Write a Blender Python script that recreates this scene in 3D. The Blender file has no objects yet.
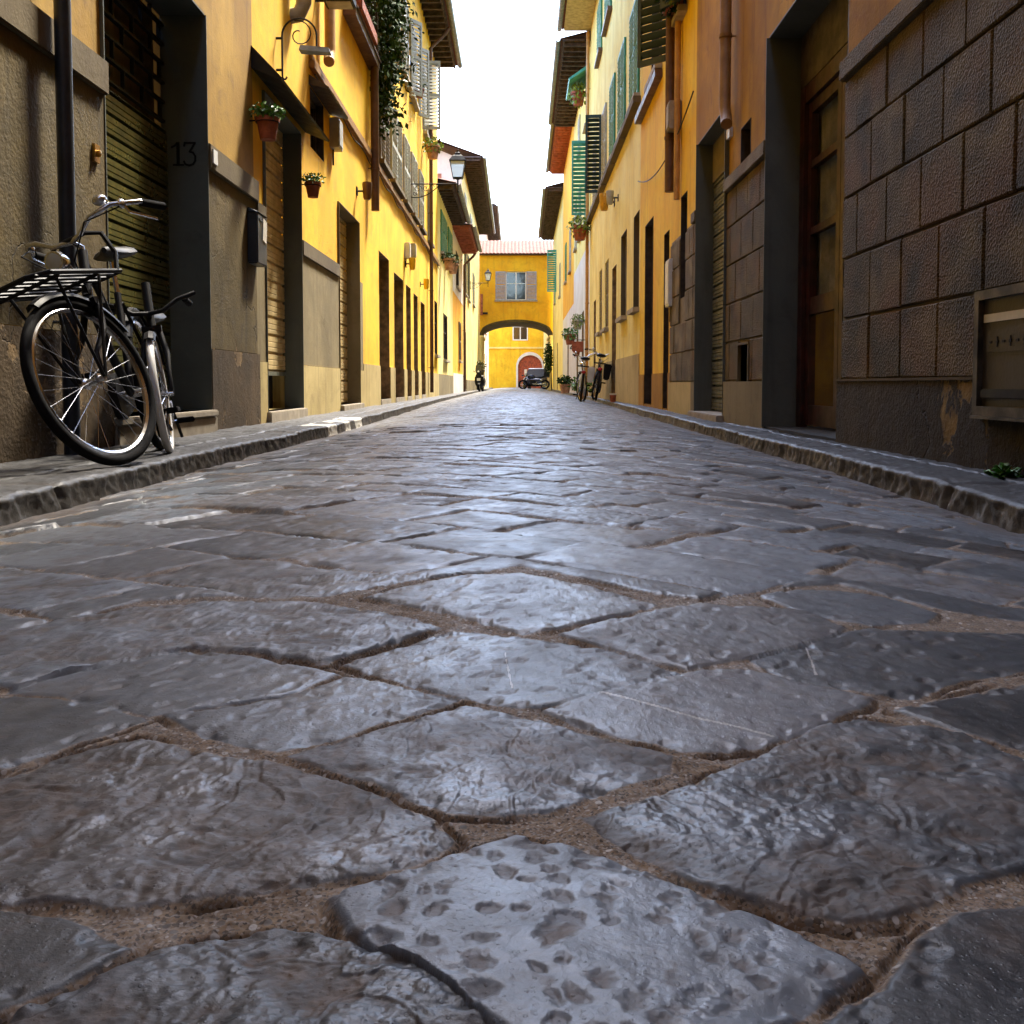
import bpy, bmesh, math, random
import numpy as np
from mathutils import Vector, Matrix
R = math.radians
random.seed(7)
RNG = np.random.default_rng(11)
SC = bpy.context.scene
COL = SC.collection
# ------------------------------------------------------------------ camera
F = 1000.0; PITCH = R(3.0); CAMZ = 0.31; HOR = 384.0
CY = HOR + F*math.tan(PITCH)
cd = bpy.data.cameras.new('camera'); cam = bpy.data.objects.new('camera', cd); COL.objects.link(cam)
cd.sensor_width = 36; cd.lens = F/1024*36; cd.shift_y = -(512-CY)/1024; cd.clip_start = .05; cd.clip_end = 900
cam.location = (0,0,CAMZ); cam.rotation_euler = (R(90)-PITCH,0,0)
cd.dof.use_dof = False
SC.camera = cam
def ray(px,py):
    xc=(px-512)/F; yc=(CY-py)/F
    return xc, math.cos(PITCH)+yc*math.sin(PITCH), yc*math.cos(PITCH)-math.sin(PITCH)
def XL(Y): return -2.14+.0023*Y
def XR(Y): return 1.78+.012*Y
def LY(px,py=300,d=0):        # depth along the left wall of a measured point
    x,y,z=ray(px,py); m=x/y; return (2.14-d)/(.0023-m) if True else 0
def RY(px,py=300,d=0):
    x,y,z=ray(px,py); m=x/y; return (1.78-d)/(m-.012)
def HZ(px,py,Y):              # height of a measured point at depth Y
    x,y,z=ray(px,py); return CAMZ+z/y*Y
def GP(px,py,z=0.0):
    x,y,zz=ray(px,py); t=(z-CAMZ)/zz; return (x*t,y*t)
SIDE_Z=-.02
# ------------------------------------------------------------------ tagging
def tag(o,label=None,cat=None,group=None,kind=None):
    if label: o['label']=label
    if cat: o['category']=cat
    if group: o['group']=group
    if kind: o['kind']=kind
    return o
def empty(name,loc,label=None,cat=None,group=None,rot=None):
    o=bpy.data.objects.new(name,None); COL.objects.link(o); o.location=loc; o.empty_display_size=.1
    if rot: o.rotation_euler=rot
    return tag(o,label,cat,group)
def kids(o): return [c for c in bpy.data.objects if c.parent==o]
def copy_tree(o,parent=None,loc=None,rot=None,label=None,scale=None):
    c=o.copy(); COL.objects.link(c)
    if parent is not None: c.parent=parent
    if loc is not None: c.location=loc
    if rot is not None: c.rotation_euler=rot
    if scale is not None: c.scale=scale
    if label: c['label']=label
    for ch in kids(o): copy_tree(ch,c)
    return c
# ------------------------------------------------------------------ mesh builder
def frame_of(side):
    X = XL if side=='L' else XR
    s = 1 if side=='L' else -1
    return X,s
def FP(side,Y,z,d):           # facade point: d metres out of the wall into the street
    X,s=frame_of(side); return (X(Y)+s*d,Y,z)
class MB:
    def __init__(self): self.v=[]; self.f=[]
    def add(self,vs,fs):
        o=len(self.v); self.v+= [tuple(p) for p in vs]; self.f+= [tuple(i+o for i in f) for f in fs]; return self
    def quad(self,a,b,c,d): return self.add([a,b,c,d],[(0,1,2,3)])
    def hexa(self,p): # 8 points: bottom loop 0-3, top loop 4-7
        return self.add(p,[(0,3,2,1),(4,5,6,7),(0,1,5,4),(1,2,6,5),(2,3,7,6),(3,0,4,7)])
    def box(self,x0,x1,y0,y1,z0,z1):
        return self.hexa([(x0,y0,z0),(x1,y0,z0),(x1,y1,z0),(x0,y1,z0),(x0,y0,z1),(x1,y0,z1),(x1,y1,z1),(x0,y1,z1)])
    def fbox(self,side,ya,yb,za,zb,d0,d1,za2=None,zb2=None):
        za2=za if za2 is None else za2; zb2=zb if zb2 is None else zb2
        P=lambda Y,z,d:FP(side,Y,z,d)
        return self.hexa([P(ya,za,d0),P(yb,za2,d0),P(yb,za2,d1),P(ya,za,d1),P(ya,zb,d0),P(yb,zb2,d0),P(yb,zb2,d1),P(ya,zb,d1)])
    def obox(self,o,u,v,w,a,b,c): # oriented box from origin o, dirs u,v,w with lengths a,b,c
        o=Vector(o);u=Vector(u).normalized()*a;v=Vector(v).normalized()*b;w=Vector(w).normalized()*c
        return self.hexa([o,o+u,o+u+v,o+v,o+w,o+u+w,o+u+v+w,o+v+w])
    def tube(self,pts,r,n=8,closed=False,cap=True):
        pts=[Vector(p) for p in pts]; m=len(pts)
        rs=r if isinstance(r,(list,tuple)) else [r]*m
        vs=[];prev=None
        for i,p in enumerate(pts):
            if closed: t=pts[(i+1)%m]-pts[i-1]
            else: t=pts[min(i+1,m-1)]-pts[max(i-1,0)]
            t=t.normalized() if t.length>1e-9 else Vector((0,0,1))
            if prev is None:
                a=Vector((0,0,1)) if abs(t.z)<.9 else Vector((1,0,0)); u=t.cross(a).normalized()
            else:
                u=prev-t*prev.dot(t); u=u.normalized() if u.length>1e-6 else t.orthogonal().normalized()
            prev=u; w=t.cross(u)
            for k in range(n):
                a=2*math.pi*k/n; vs.append(p+(u*math.cos(a)+w*math.sin(a))*rs[i])
        fs=[]
        for i in range(m if closed else m-1):
            j=(i+1)%m
            for k in range(n):
                k2=(k+1)%n; fs.append((i*n+k,i*n+k2,j*n+k2,j*n+k))
        if cap and not closed:
            fs.append(tuple(range(n))[::-1]); fs.append(tuple((m-1)*n+k for k in range(n)))
        return self.add(vs,fs)
    def torus(self,c,R0,r,axis='y',n=40,m=8,sy=1):
        pts=[]
        for i in range(n):
            a=2*math.pi*i/n
            if axis=='y': pts.append((c[0]+R0*math.cos(a),c[1],c[2]+R0*math.sin(a)))
            elif axis=='z': pts.append((c[0]+R0*math.cos(a),c[1]+R0*math.sin(a),c[2]))
            else: pts.append((c[0],c[1]+R0*math.cos(a),c[2]+R0*math.sin(a)))
        return self.tube(pts,r,m,closed=True)
    def lathe(self,c,prof,n=16,axis='z'):
        vs=[];m=len(prof)
        for (r,h) in prof:
            for k in range(n):
                a=2*math.pi*k/n
                if axis=='z': vs.append((c[0]+r*math.cos(a),c[1]+r*math.sin(a),c[2]+h))
                elif axis=='y': vs.append((c[0]+r*math.cos(a),c[1]+h,c[2]+r*math.sin(a)))
                else: vs.append((c[0]+h,c[1]+r*math.cos(a),c[2]+r*math.sin(a)))
        fs=[(i*n+k,i*n+(k+1)%n,(i+1)*n+(k+1)%n,(i+1)*n+k) for i in range(m-1) for k in range(n)]
        fs.append(tuple(range(n))[::-1]); fs.append(tuple((m-1)*n+k for k in range(n)))
        return self.add(vs,fs)
    def ellip(self,c,rx,ry,rz,n=14,m=9):
        vs=[];
        for i in range(m+1):
            t=math.pi*i/m; r=math.sin(t)+1e-4
            for k in range(n):
                a=2*math.pi*k/n; vs.append((c[0]+rx*r*math.cos(a),c[1]+ry*r*math.sin(a),c[2]+rz*math.cos(t)))
        fs=[(i*n+k,i*n+(k+1)%n,(i+1)*n+(k+1)%n,(i+1)*n+k) for i in range(m) for k in range(n)]
        return self.add(vs,fs)
    def xf(self,M,start=0):
        for i in range(start,len(self.v)): self.v[i]=tuple(M@Vector(self.v[i]))
        return self
    def build(self,name,mat,parent=None,origin=(0,0,0),smooth=False,bevel=0,label=None):
        me=bpy.data.meshes.new(name)
        o=origin
        me.from_pydata([(p[0]-o[0],p[1]-o[1],p[2]-o[2]) for p in self.v],[],self.f)
        bm=bmesh.new(); bm.from_mesh(me); bmesh.ops.recalc_face_normals(bm,faces=bm.faces)
        if bevel: 
            bmesh.ops.remove_doubles(bm,verts=bm.verts,dist=1e-5)
            bmesh.ops.bevel(bm,geom=[e for e in bm.edges],offset=bevel,segments=2,affect='EDGES',clamp_overlap=True)
        bm.to_mesh(me); bm.free()
        if smooth:
            me.polygons.foreach_set('use_smooth',[True]*len(me.polygons))
            try: me.set_sharp_from_angle(angle=R(38))
            except Exception: pass
        me.materials.append(mat)
        ob=bpy.data.objects.new(name,me); COL.objects.link(ob)
        if parent is not None: ob.parent=parent
        if label: ob['label']=label
        return ob
# ------------------------------------------------------------------ materials
class NT:
    def __init__(s,name):
        s.m=bpy.data.materials.new(name); s.m.use_nodes=True; s.t=s.m.node_tree; s.t.nodes.clear()
        s.out=s.n('ShaderNodeOutputMaterial'); s.b=s.n('ShaderNodeBsdfPrincipled'); s.l(s.b.outputs[0],s.out.inputs[0])
    def n(s,t,**k):
        nd=s.t.nodes.new(t)
        for a,v in k.items(): setattr(nd,a,v)
        return nd
    def l(s,a,b): s.t.links.new(a,b)
    def set(s,nd,i,v):
        if hasattr(v,'links') or isinstance(v,bpy.types.NodeSocket): s.l(v,nd.inputs[i])
        else: nd.inputs[i].default_value=v
    def pos(s,scale=(1,1,1)):
        g=s.n('ShaderNodeNewGeometry'); mp=s.n('ShaderNodeMapping'); s.l(g.outputs['Position'],mp.inputs[0]); mp.inputs['Scale'].default_value=scale
        return mp.outputs[0]
    def noise(s,vec,scale=5,detail=4,rough=.55,dist=0):
        nd=s.n('ShaderNodeTexNoise'); s.l(vec,nd.inputs['Vector']); nd.inputs['Scale'].default_value=scale; nd.inputs['Detail'].default_value=detail
        nd.inputs['Roughness'].default_value=rough; nd.inputs['Distortion'].default_value=dist; return nd.outputs[0]
    def vor(s,vec,scale=5,feature='F1',out='Distance'):
        nd=s.n('ShaderNodeTexVoronoi'); nd.feature=feature; s.l(vec,nd.inputs['Vector']); nd.inputs['Scale'].default_value=scale; return nd.outputs[out]
    def ramp(s,val,a,b,lo=0.,hi=1.):
        nd=s.n('ShaderNodeMapRange'); nd.interpolation_type='SMOOTHSTEP'; s.l(val,nd.inputs[0])
        for i,v in ((1,a),(2,b),(3,lo),(4,hi)): nd.inputs[i].default_value=v
        return nd.outputs[0]
    def mix(s,f,a,b,mode='MIX'):
        nd=s.n('ShaderNodeMix',data_type='RGBA',blend_type=mode)
        s.set(nd,0,f)
        for i,v in ((6,a),(7,b)):
            if isinstance(v,tuple): v=(v[0],v[1],v[2],1)
            s.set(nd,i,v)
        return nd.outputs[2]
    def math(s,op,a,b=0.,c=0.):
        nd=s.n('ShaderNodeMath',operation=op); s.set(nd,0,a); s.set(nd,1,b); s.set(nd,2,c); return nd.outputs[0]
    def bump(s,h,strength=.3,dist=.01,normal=None):
        nd=s.n('ShaderNodeBump'); s.l(h,nd.inputs['Height']); nd.inputs['Strength'].default_value=strength; nd.inputs['Distance'].default_value=dist
        if normal is not None: s.l(normal,nd.inputs['Normal'])
        return nd.outputs[0]
    def fin(s,col=None,rough=None,normal=None,metal=None,spec=None):
        if col is not None: s.set(s.b,'Base Color',(col+(1,)) if isinstance(col,tuple) else col)
        if rough is not None: s.set(s.b,'Roughness',rough)
        if metal is not None: s.set(s.b,'Metallic',metal)
        if spec is not None: s.set(s.b,'Specular IOR Level',spec)
        if normal is not None: s.l(normal,s.b.inputs['Normal'])
        return s.m
def simple(name,c,rough=.6,metal=0,var=.12,scale=8,bump=.1,spec=.5):
    t=NT(name); p=t.pos(); n1=t.noise(p,scale,5); n2=t.noise(p,scale*9,3)
    c2=tuple(max(0,x*(1-var*2.2)) for x in c); c1=tuple(min(1,x*(1+var)) for x in c)
    col=t.mix(t.ramp(n1,.3,.7),c1,c2)
    col=t.mix(t.ramp(n2,.35,.75,0,.35),col,c2)
    return t.fin(col,t.ramp(n1,.3,.7,max(0,rough-.08),min(1,rough+.08)),t.bump(n2,bump,.004),metal,spec)
def plaster(name,c1,c2,stain=(.12,.08,.04),wear=.3,crack=.3,streak=.4,bump=.35,rough=.85,scale=1.0,peel=None,peelamt=0.):
    t=NT(name); p=t.pos()
    n1=t.noise(p,.9*scale,6,.6,.3); n2=t.noise(p,3.7*scale,6,.65,.5); nf=t.noise(p,55,4,.6)
    sp=t.pos((2.2,2.2,.22)); ns=t.noise(sp,2.4*scale,5,.6,.4)
    col=t.mix(t.ramp(n1,.32,.68),c1,c2)
    col=t.mix(t.math('MULTIPLY',t.ramp(n2,.52,.78),wear),col,stain)
    col=t.mix(t.math('MULTIPLY',t.ramp(ns,.5,.74),streak),col,tuple(x*.5+y*.25 for x,y in zip(stain,c2)))
    # pale rubbed areas
    n4=t.noise(p,1.7*scale,7,.7,.8)
    n5=t.noise(p,.55*scale,8,.72,1.5); col=t.mix(t.ramp(n5,.50,.60,0,.30),col,tuple(x*.72 for x in c2)); n6=t.noise(t.pos((1.6,1.6,.5)),1.6,8,.75,1.2); col=t.mix(t.ramp(n6,.60,.66,0,.35),col,tuple(x*.5+y*.5 for x,y in zip(stain,c1)))
    col=t.mix(t.ramp(n4,.56,.74,0,.35),col,tuple(min(.9,x*1.22+.012) for x in c1))
    h=t.math('ADD',t.math('MULTIPLY',n2,.6),t.math('MULTIPLY',nf,.25))
    if crack>0:
        dv=t.n('ShaderNodeVectorMath',operation='ADD'); nn=t.n('ShaderNodeTexNoise'); t.l(p,nn.inputs['Vector']); nn.inputs['Scale'].default_value=2.6; nn.inputs['Detail'].default_value=5
        t.l(p,dv.inputs[0]); t.l(nn.outputs[1],dv.inputs[1])
        e=t.vor(dv.outputs[0],.55*scale,'DISTANCE_TO_EDGE'); ck=t.ramp(e,.0,.006,1,0)
        ck=t.math('MULTIPLY',ck,t.ramp(t.noise(p,.7,3),.5,.62,0,crack))
        col=t.mix(ck,col,tuple(x*.3 for x in stain)); h=t.math('SUBTRACT',h,t.math('MULTIPLY',ck,.6))
    if peel:
        npl=t.noise(p,1.9,8,.68,.6); mk=t.ramp(npl,.62-peelamt,.64-peelamt)
        col=t.mix(mk,col,t.mix(t.ramp(t.noise(p,9,5),.35,.65),peel,tuple(x*.55 for x in peel))); h=t.math('SUBTRACT',h,t.math('MULTIPLY',mk,.5))
    return t.fin(col,rough,t.bump(h,bump,.02),0,.3)
M={}
M['ochre_near']=plaster('ochre_near',(.44,.27,.045),(.28,.155,.025),(.14,.08,.03),.7,.9,.6)
M['yellow_left']=plaster('yellow_left',(.86,.56,.025),(.76,.40,.012),(.50,.27,.05),.6,.4,.45)
M['yellow_far']=plaster('yellow_far',(.90,.76,.32),(.82,.64,.20),(.52,.34,.10),.55,.2,.45)
M['orange_yellow']=plaster('orange_yellow',(.88,.48,.02),(.80,.36,.012),(.40,.2,.04),.25,.1,.2)
M['yellow_right']=plaster('yellow_right',(.88,.60,.03),(.78,.44,.015),(.50,.25,.03),.6,.3,.5)
M['orange_right']=plaster('orange_right',(.50,.27,.010),(.30,.14,.006),(.22,.09,.015),.75,.4,.75)
M['pale_yellow']=plaster('pale_yellow',(.88,.76,.28),(.80,.62,.16),(.52,.38,.14),.6,.3,.45)
M['bridge_yellow']=plaster('bridge_yellow',(.90,.50,.02),(.80,.38,.014),(.5,.26,.05),.5,.2,.35)
M['white_wall']=plaster('white_wall',(.78,.76,.70),(.68,.64,.56),(.40,.35,.28),.3,.1,.25)
M['pink_wall']=plaster('pink_wall',(.74,.56,.44),(.68,.50,.38),(.42,.32,.26),.3,.1,.25)
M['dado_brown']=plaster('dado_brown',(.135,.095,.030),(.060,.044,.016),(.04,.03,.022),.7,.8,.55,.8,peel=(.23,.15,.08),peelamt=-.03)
M['dado_grey']=plaster('dado_grey',(.26,.21,.11),(.17,.135,.07),(.12,.085,.05),.5,.3,.4,.5)
M['dado_yellow']=plaster('dado_yellow',(.56,.45,.20),(.44,.34,.14),(.22,.15,.07),.5,.2,.6,.5)
M['plinth_worn']=plaster('plinth_worn',(.110,.070,.032),(.050,.034,.018),(.05,.035,.025),.7,.5,.4,1.0,peel=(.27,.18,.09),peelamt=.06)
M['band']=plaster('band',(.15,.115,.06),(.095,.07,.038),(.09,.06,.04),.4,.3,.4,.4)
M['grey_paint']=plaster('grey_paint',(.125,.135,.115),(.092,.100,.088),(.03,.03,.028),.4,.1,.4,.15,.55)
M['stone_sill']=simple('stone_sill',(.36,.31,.24),.8,bump=.3)
M['dark_iron']=simple('dark_iron',(.012,.012,.013),.6,0,bump=.1,spec=.25)
M['black_paint']=simple('black_paint',(.006,.006,.008),.5,0,bump=.03,spec=.22)
M['rubber']=simple('rubber',(.007,.007,.008),.85,0,bump=.2,spec=.15)
M['chrome']=simple('chrome',(.62,.63,.66),.22,1,var=.05,bump=.02)
M['white_paint']=simple('white_paint',(.72,.72,.70),.4,0,var=.06,bump=.02)
M['blue_pipe']=simple('blue_pipe',(.022,.032,.048),.42,0,var=.25,scale=5,bump=.15)
M['brown_pipe']=simple('brown_pipe',(.12,.06,.035),.5,.3,bump=.15)
M['copper_gutter']=simple('copper_gutter',(.20,.22,.21),.5,.5,bump=.1)
M['tan_pipe']=simple('tan_pipe',(.50,.27,.08),.6,0,bump=.2)
M['orange_pipe']=simple('orange_pipe',(.28,.135,.028),.6,0,bump=.2)
M['shutter_green']=simple('shutter_green',(.035,.24,.13),.55,0,bump=.1)
M['shutter_teal']=simple('shutter_teal',(.06,.34,.30),.55,0,bump=.1)
M['shutter_dark']=simple('shutter_dark',(.010,.032,.026),.5,0,bump=.1)
M['shutter_grey']=simple('shutter_grey',(.40,.41,.36),.6,0,bump=.1)
M['shutter_brown']=simple('shutter_brown',(.16,.12,.07),.6,0,bump=.1)
M['roller_green']=simple('roller_green',(.15,.155,.052),.33,.5,var=.2,bump=.1)
M['roller_beige']=simple('roller_beige',(.62,.48,.24),.5,.1,var=.12,bump=.1)
M['roller_grey']=simple('roller_grey',(.20,.21,.17),.42,.3,var=.15,bump=.1)
M['dark_wood']=simple('dark_wood',(.055,.035,.022),.6,0,var=.3,bump=.3)
M['red_wood']=simple('red_wood',(.045,.007,.0045),.42,0,var=.3,bump=.15)
M['brown_door']=simple('brown_door',(.20,.12,.06),.55,0,var=.25,bump=.2)
M['red_door']=simple('red_door',(.36,.065,.02),.55,0,var=.25,bump=.2)
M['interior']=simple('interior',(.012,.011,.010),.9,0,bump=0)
M['terracotta']=simple('terracotta',(.33,.085,.04),.75,0,var=.2,bump=.2)
M['terracotta_pale']=simple('terracotta_pale',(.52,.26,.14),.8,0,var=.25,bump=.2)
M['leaf']=simple('leaf',(.09,.26,.03),.5,0,var=.4,scale=14,bump=.1)
M['leaf_dark']=simple('leaf_dark',(.040,.085,.016),.75,0,var=.5,scale=9,bump=.1,spec=.15)
M['leaf_bright']=simple('leaf_bright',(.20,.33,.03),.5,0,var=.35,scale=9,bump=.1)
M['leaf_olive']=simple('leaf_olive',(.16,.16,.05),.5,0,var=.4,scale=9,bump=.1)
M['soffit_wood']=simple('soffit_wood',(.075,.045,.035),.75,0,var=.3,bump=.3)
M['soffit_red']=simple('soffit_red',(.45,.13,.06),.75,0,var=.2,bump=.3)
M['soffit_orange']=simple('soffit_orange',(.70,.33,.06),.75,0,var=.15,bump=.2)
M['soffit_pale']=simple('soffit_pale',(.50,.42,.24),.75,0,var=.15,bump=.2)
M['curtain']=simple('curtain',(.34,.32,.26),.85,0,var=.25,scale=4,bump=.1)
M['grey_plastic']=simple('grey_plastic',(.38,.37,.33),.5,0,bump=.05)
M['brass']=simple('brass',(.55,.33,.08),.35,.9,bump=.05)
M['paper']=simple('paper',(.75,.70,.60),.8,0,bump=.05)
M['seat_black']=simple('seat_black',(.008,.008,.008),.5,0,bump=.2,spec=.25)
M['tail_red']=simple('tail_red',(.45,.02,.02),.3,0,bump=.02)
M['cabinet_grey']=plaster('cabinet_grey',(.060,.052,.043),(.040,.034,.028),(.03,.022,.016),.5,0,.5,.2,.45)
M['cabinet_frame']=simple('cabinet_frame',(.085,.070,.052),.5,.4,var=.3,bump=.2)
M['car_paint']=simple('car_paint',(.015,.022,.06),.2,0,var=.05,bump=0)
M['pale_blue']=simple('pale_blue',(.55,.65,.72),.4,0,var=.05,bump=0)
def glassmat():
    t=NT('window_glass'); p=t.pos(); n=t.noise(p,1.5,2)
    return t.fin((.02,.022,.024),.06,t.bump(n,.04,.05),0,.6)
M['glass']=glassmat()
def lamp_glass():
    t=NT('lamp_glass'); p=t.pos(); n=t.noise(p,20,3)
    t.b.inputs['Transmission Weight'].default_value=.35
    return t.fin(t.mix(n,(.70,.78,.72),(.85,.88,.84)),.25)
M['lamp_glass']=lamp_glass()
def tilemat():
    t=NT('roof_tiles'); p=t.pos(); v=t.vor(p,4.5,'F1','Color'); n=t.noise(p,12,5)
    hs=t.n('ShaderNodeSeparateColor'); t.l(v,hs.inputs[0])
    col=t.mix(hs.outputs[0],(.085,.018,.005),(.13,.040,.014)); col=t.mix(t.ramp(n,.45,.75,0,.5),col,(.22,.13,.09))
    return t.fin(col,.85,t.bump(n,.3,.01))
M['tiles']=tilemat()
def blockmat(name,c1,c2,c3):
    t=NT(name); p=t.pos(); sh=t.noise(t.pos((0,2.0,3.0)),1.1,1,.4); shn=t.n('ShaderNodeCombineColor'); t.l(sh,shn.inputs[0]); t.l(t.noise(t.pos((0,1.6,2.2)),1.7,2,.5),shn.inputs[1]); sh=shn.outputs[0]; shs=t.n('ShaderNodeSeparateColor'); t.l(sh,shs.inputs[0]); n1=t.noise(p,1.3,5,.6,.4); nf=t.noise(p,75,3,.7); n3=t.noise(p,7,5)
    v=t.vor(p,85,'F1'); cell=t.noise(p,2.6,2,.5)
    col=t.mix(t.ramp(n1,.3,.7),c1,c2); col=t.mix(t.ramp(cell,.42,.7,0,.7),col,c3)
    col=t.mix(t.ramp(nf,.45,.75,0,.55),col,tuple(x*.35 for x in c2)); col=t.mix(t.ramp(v,.0,.28,.5,0),col,tuple(min(1,x*1.9) for x in c1))
    sp=t.pos((2,2,.2)); col=t.mix(t.ramp(t.noise(sp,3,5),.55,.75,0,.5),col,tuple(x*.45 for x in c1))
    col=t.mix(t.ramp(shs.outputs[0],.45,.7,0,.6),col,tuple(x*1.7 for x in c1)); col=t.mix(t.ramp(shs.outputs[1],.5,.7,0,.6),col,tuple(x*.4 for x in c2))
    h=t.math('ADD',t.math('MULTIPLY',nf,.7),t.math('ADD',t.math('MULTIPLY',v,.5),t.math('MULTIPLY',n3,.7)))
    return t.fin(col,.8,t.bump(h,.9,.012),0,.35)
M['stone_block']=blockmat('stone_block',(.120,.082,.028),(.046,.033,.012),(.175,.082,.020))
M['stone_block_pale']=blockmat('stone_block_pale',(.15,.115,.06),(.085,.065,.035),(.19,.12,.05))
M['mortar_line']=simple('mortar_line',(.20,.15,.08),.85,0,bump=.2)
M['near_plinth']=plaster('near_plinth',(.070,.050,.025),(.034,.025,.014),(.014,.011,.009),.8,.5,.6,1.4,peel=(.30,.19,.055),peelamt=.02)

M['jamb']=simple('jamb',(.30,.19,.08),.7,0,var=.25,bump=.2)
M['jamb_dark']=simple('jamb_dark',(.045,.028,.018),.7,0,var=.25,bump=.2)
M['lilac_grey']=simple('lilac_grey',(.42,.40,.42),.6,0,bump=.1)
def clear_glass():
    t=NT('door_glass'); g=t.n('ShaderNodeBsdfGlossy'); g.inputs['Roughness'].default_value=.04; tr=t.n('ShaderNodeBsdfTransparent'); tr.inputs[0].default_value=(.95,.95,.92,1)
    fr=t.n('ShaderNodeLayerWeight'); fr.inputs[0].default_value=.5; mx=t.n('ShaderNodeMixShader'); t.l(t.math('MULTIPLY_ADD',t.math('POWER',fr.outputs['Facing'],4.),.35,.04),mx.inputs[0]); t.l(tr.outputs[0],mx.inputs[1]); t.l(g.outputs[0],mx.inputs[2]); t.l(mx.outputs[0],t.out.inputs[0]); return t.m
M['door_glass']=clear_glass()
# ------------------------------------------------------------------ numpy noise
def _h(ix,iy,s):
    n=(ix.astype(np.int64)*374761393+iy.astype(np.int64)*668265263+s*974711)&0xffffffff
    n=((n^(n>>13))*1274126177)&0xffffffff
    return ((n^(n>>16))&0xffffff)/float(0xffffff)
def vnoise(x,y,s=0):
    ix=np.floor(x);iy=np.floor(y);fx=x-ix;fy=y-iy
    u=fx*fx*fx*(fx*(fx*6-15)+10);v=fy*fy*fy*(fy*(fy*6-15)+10)
    def g(dx,dy):
        a=_h(ix+dx,iy+dy,s)*6.2831853
        return np.cos(a)*(fx-dx)+np.sin(a)*(fy-dy)
    return ((g(0,0)*(1-u)+g(1,0)*u)*(1-v)+(g(0,1)*(1-u)+g(1,1)*u)*v)*1.5
def fbm(x,y,o=4,s=0,g=.5):
    r=0;a=1;t=0
    for k in range(o):
        r=r+a*vnoise(x,y,s+k*17);t+=a;a*=g;x=x*2.03+11.3;y=y*2.03-7.1
    return r/t
def worley(x,y,s=0,jit=.9):
    ix=np.floor(x);iy=np.floor(y);d=np.full(x.shape,9.);idv=np.zeros(x.shape)
    for dx in(-1,0,1):
        for dy in(-1,0,1):
            cx=ix+dx;cy=iy+dy
            px=cx+.5+(_h(cx,cy,s)-.5)*jit;py=cy+.5+(_h(cx,cy,s+5)-.5)*jit
            q=np.hypot(px-x,py-y);m=q<d;d=np.where(m,q,d);idv=np.where(m,_h(cx,cy,s+9),idv)
    return d,idv
def sst(a,b,x):
    t=np.clip((x-a)/(b-a),0,1);return t*t*(3-2*t)
# ------------------------------------------------------------------ street outlines
CL=[(-14,-1.50),(0,-1.50),(5,-1.49),(9,-1.46),(12,-1.50),(22,-1.66),(45,-1.72),(120,-1.72)]
CR=[(-14,1.42),(2.75,1.42),(4,1.48),(6,1.52),(9,1.60),(12,1.66),(19,1.86),(24,2.00),(40,2.18),(62,2.40),(120,2.8)]
def curbL(Y): return np.interp(Y,[a for a,b in CL],[b for a,b in CL])
def curbR(Y): return np.interp(Y,[a for a,b in CR],[b for a,b in CR])
def roadz(X,Y):
    l=curbL(Y);r=curbR(Y);c=(l+r)/2;h=(r-l)/2
    t=(X-c)/h
    return -.105*np.clip(np.abs(t),0,1.3)**2.2
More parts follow.
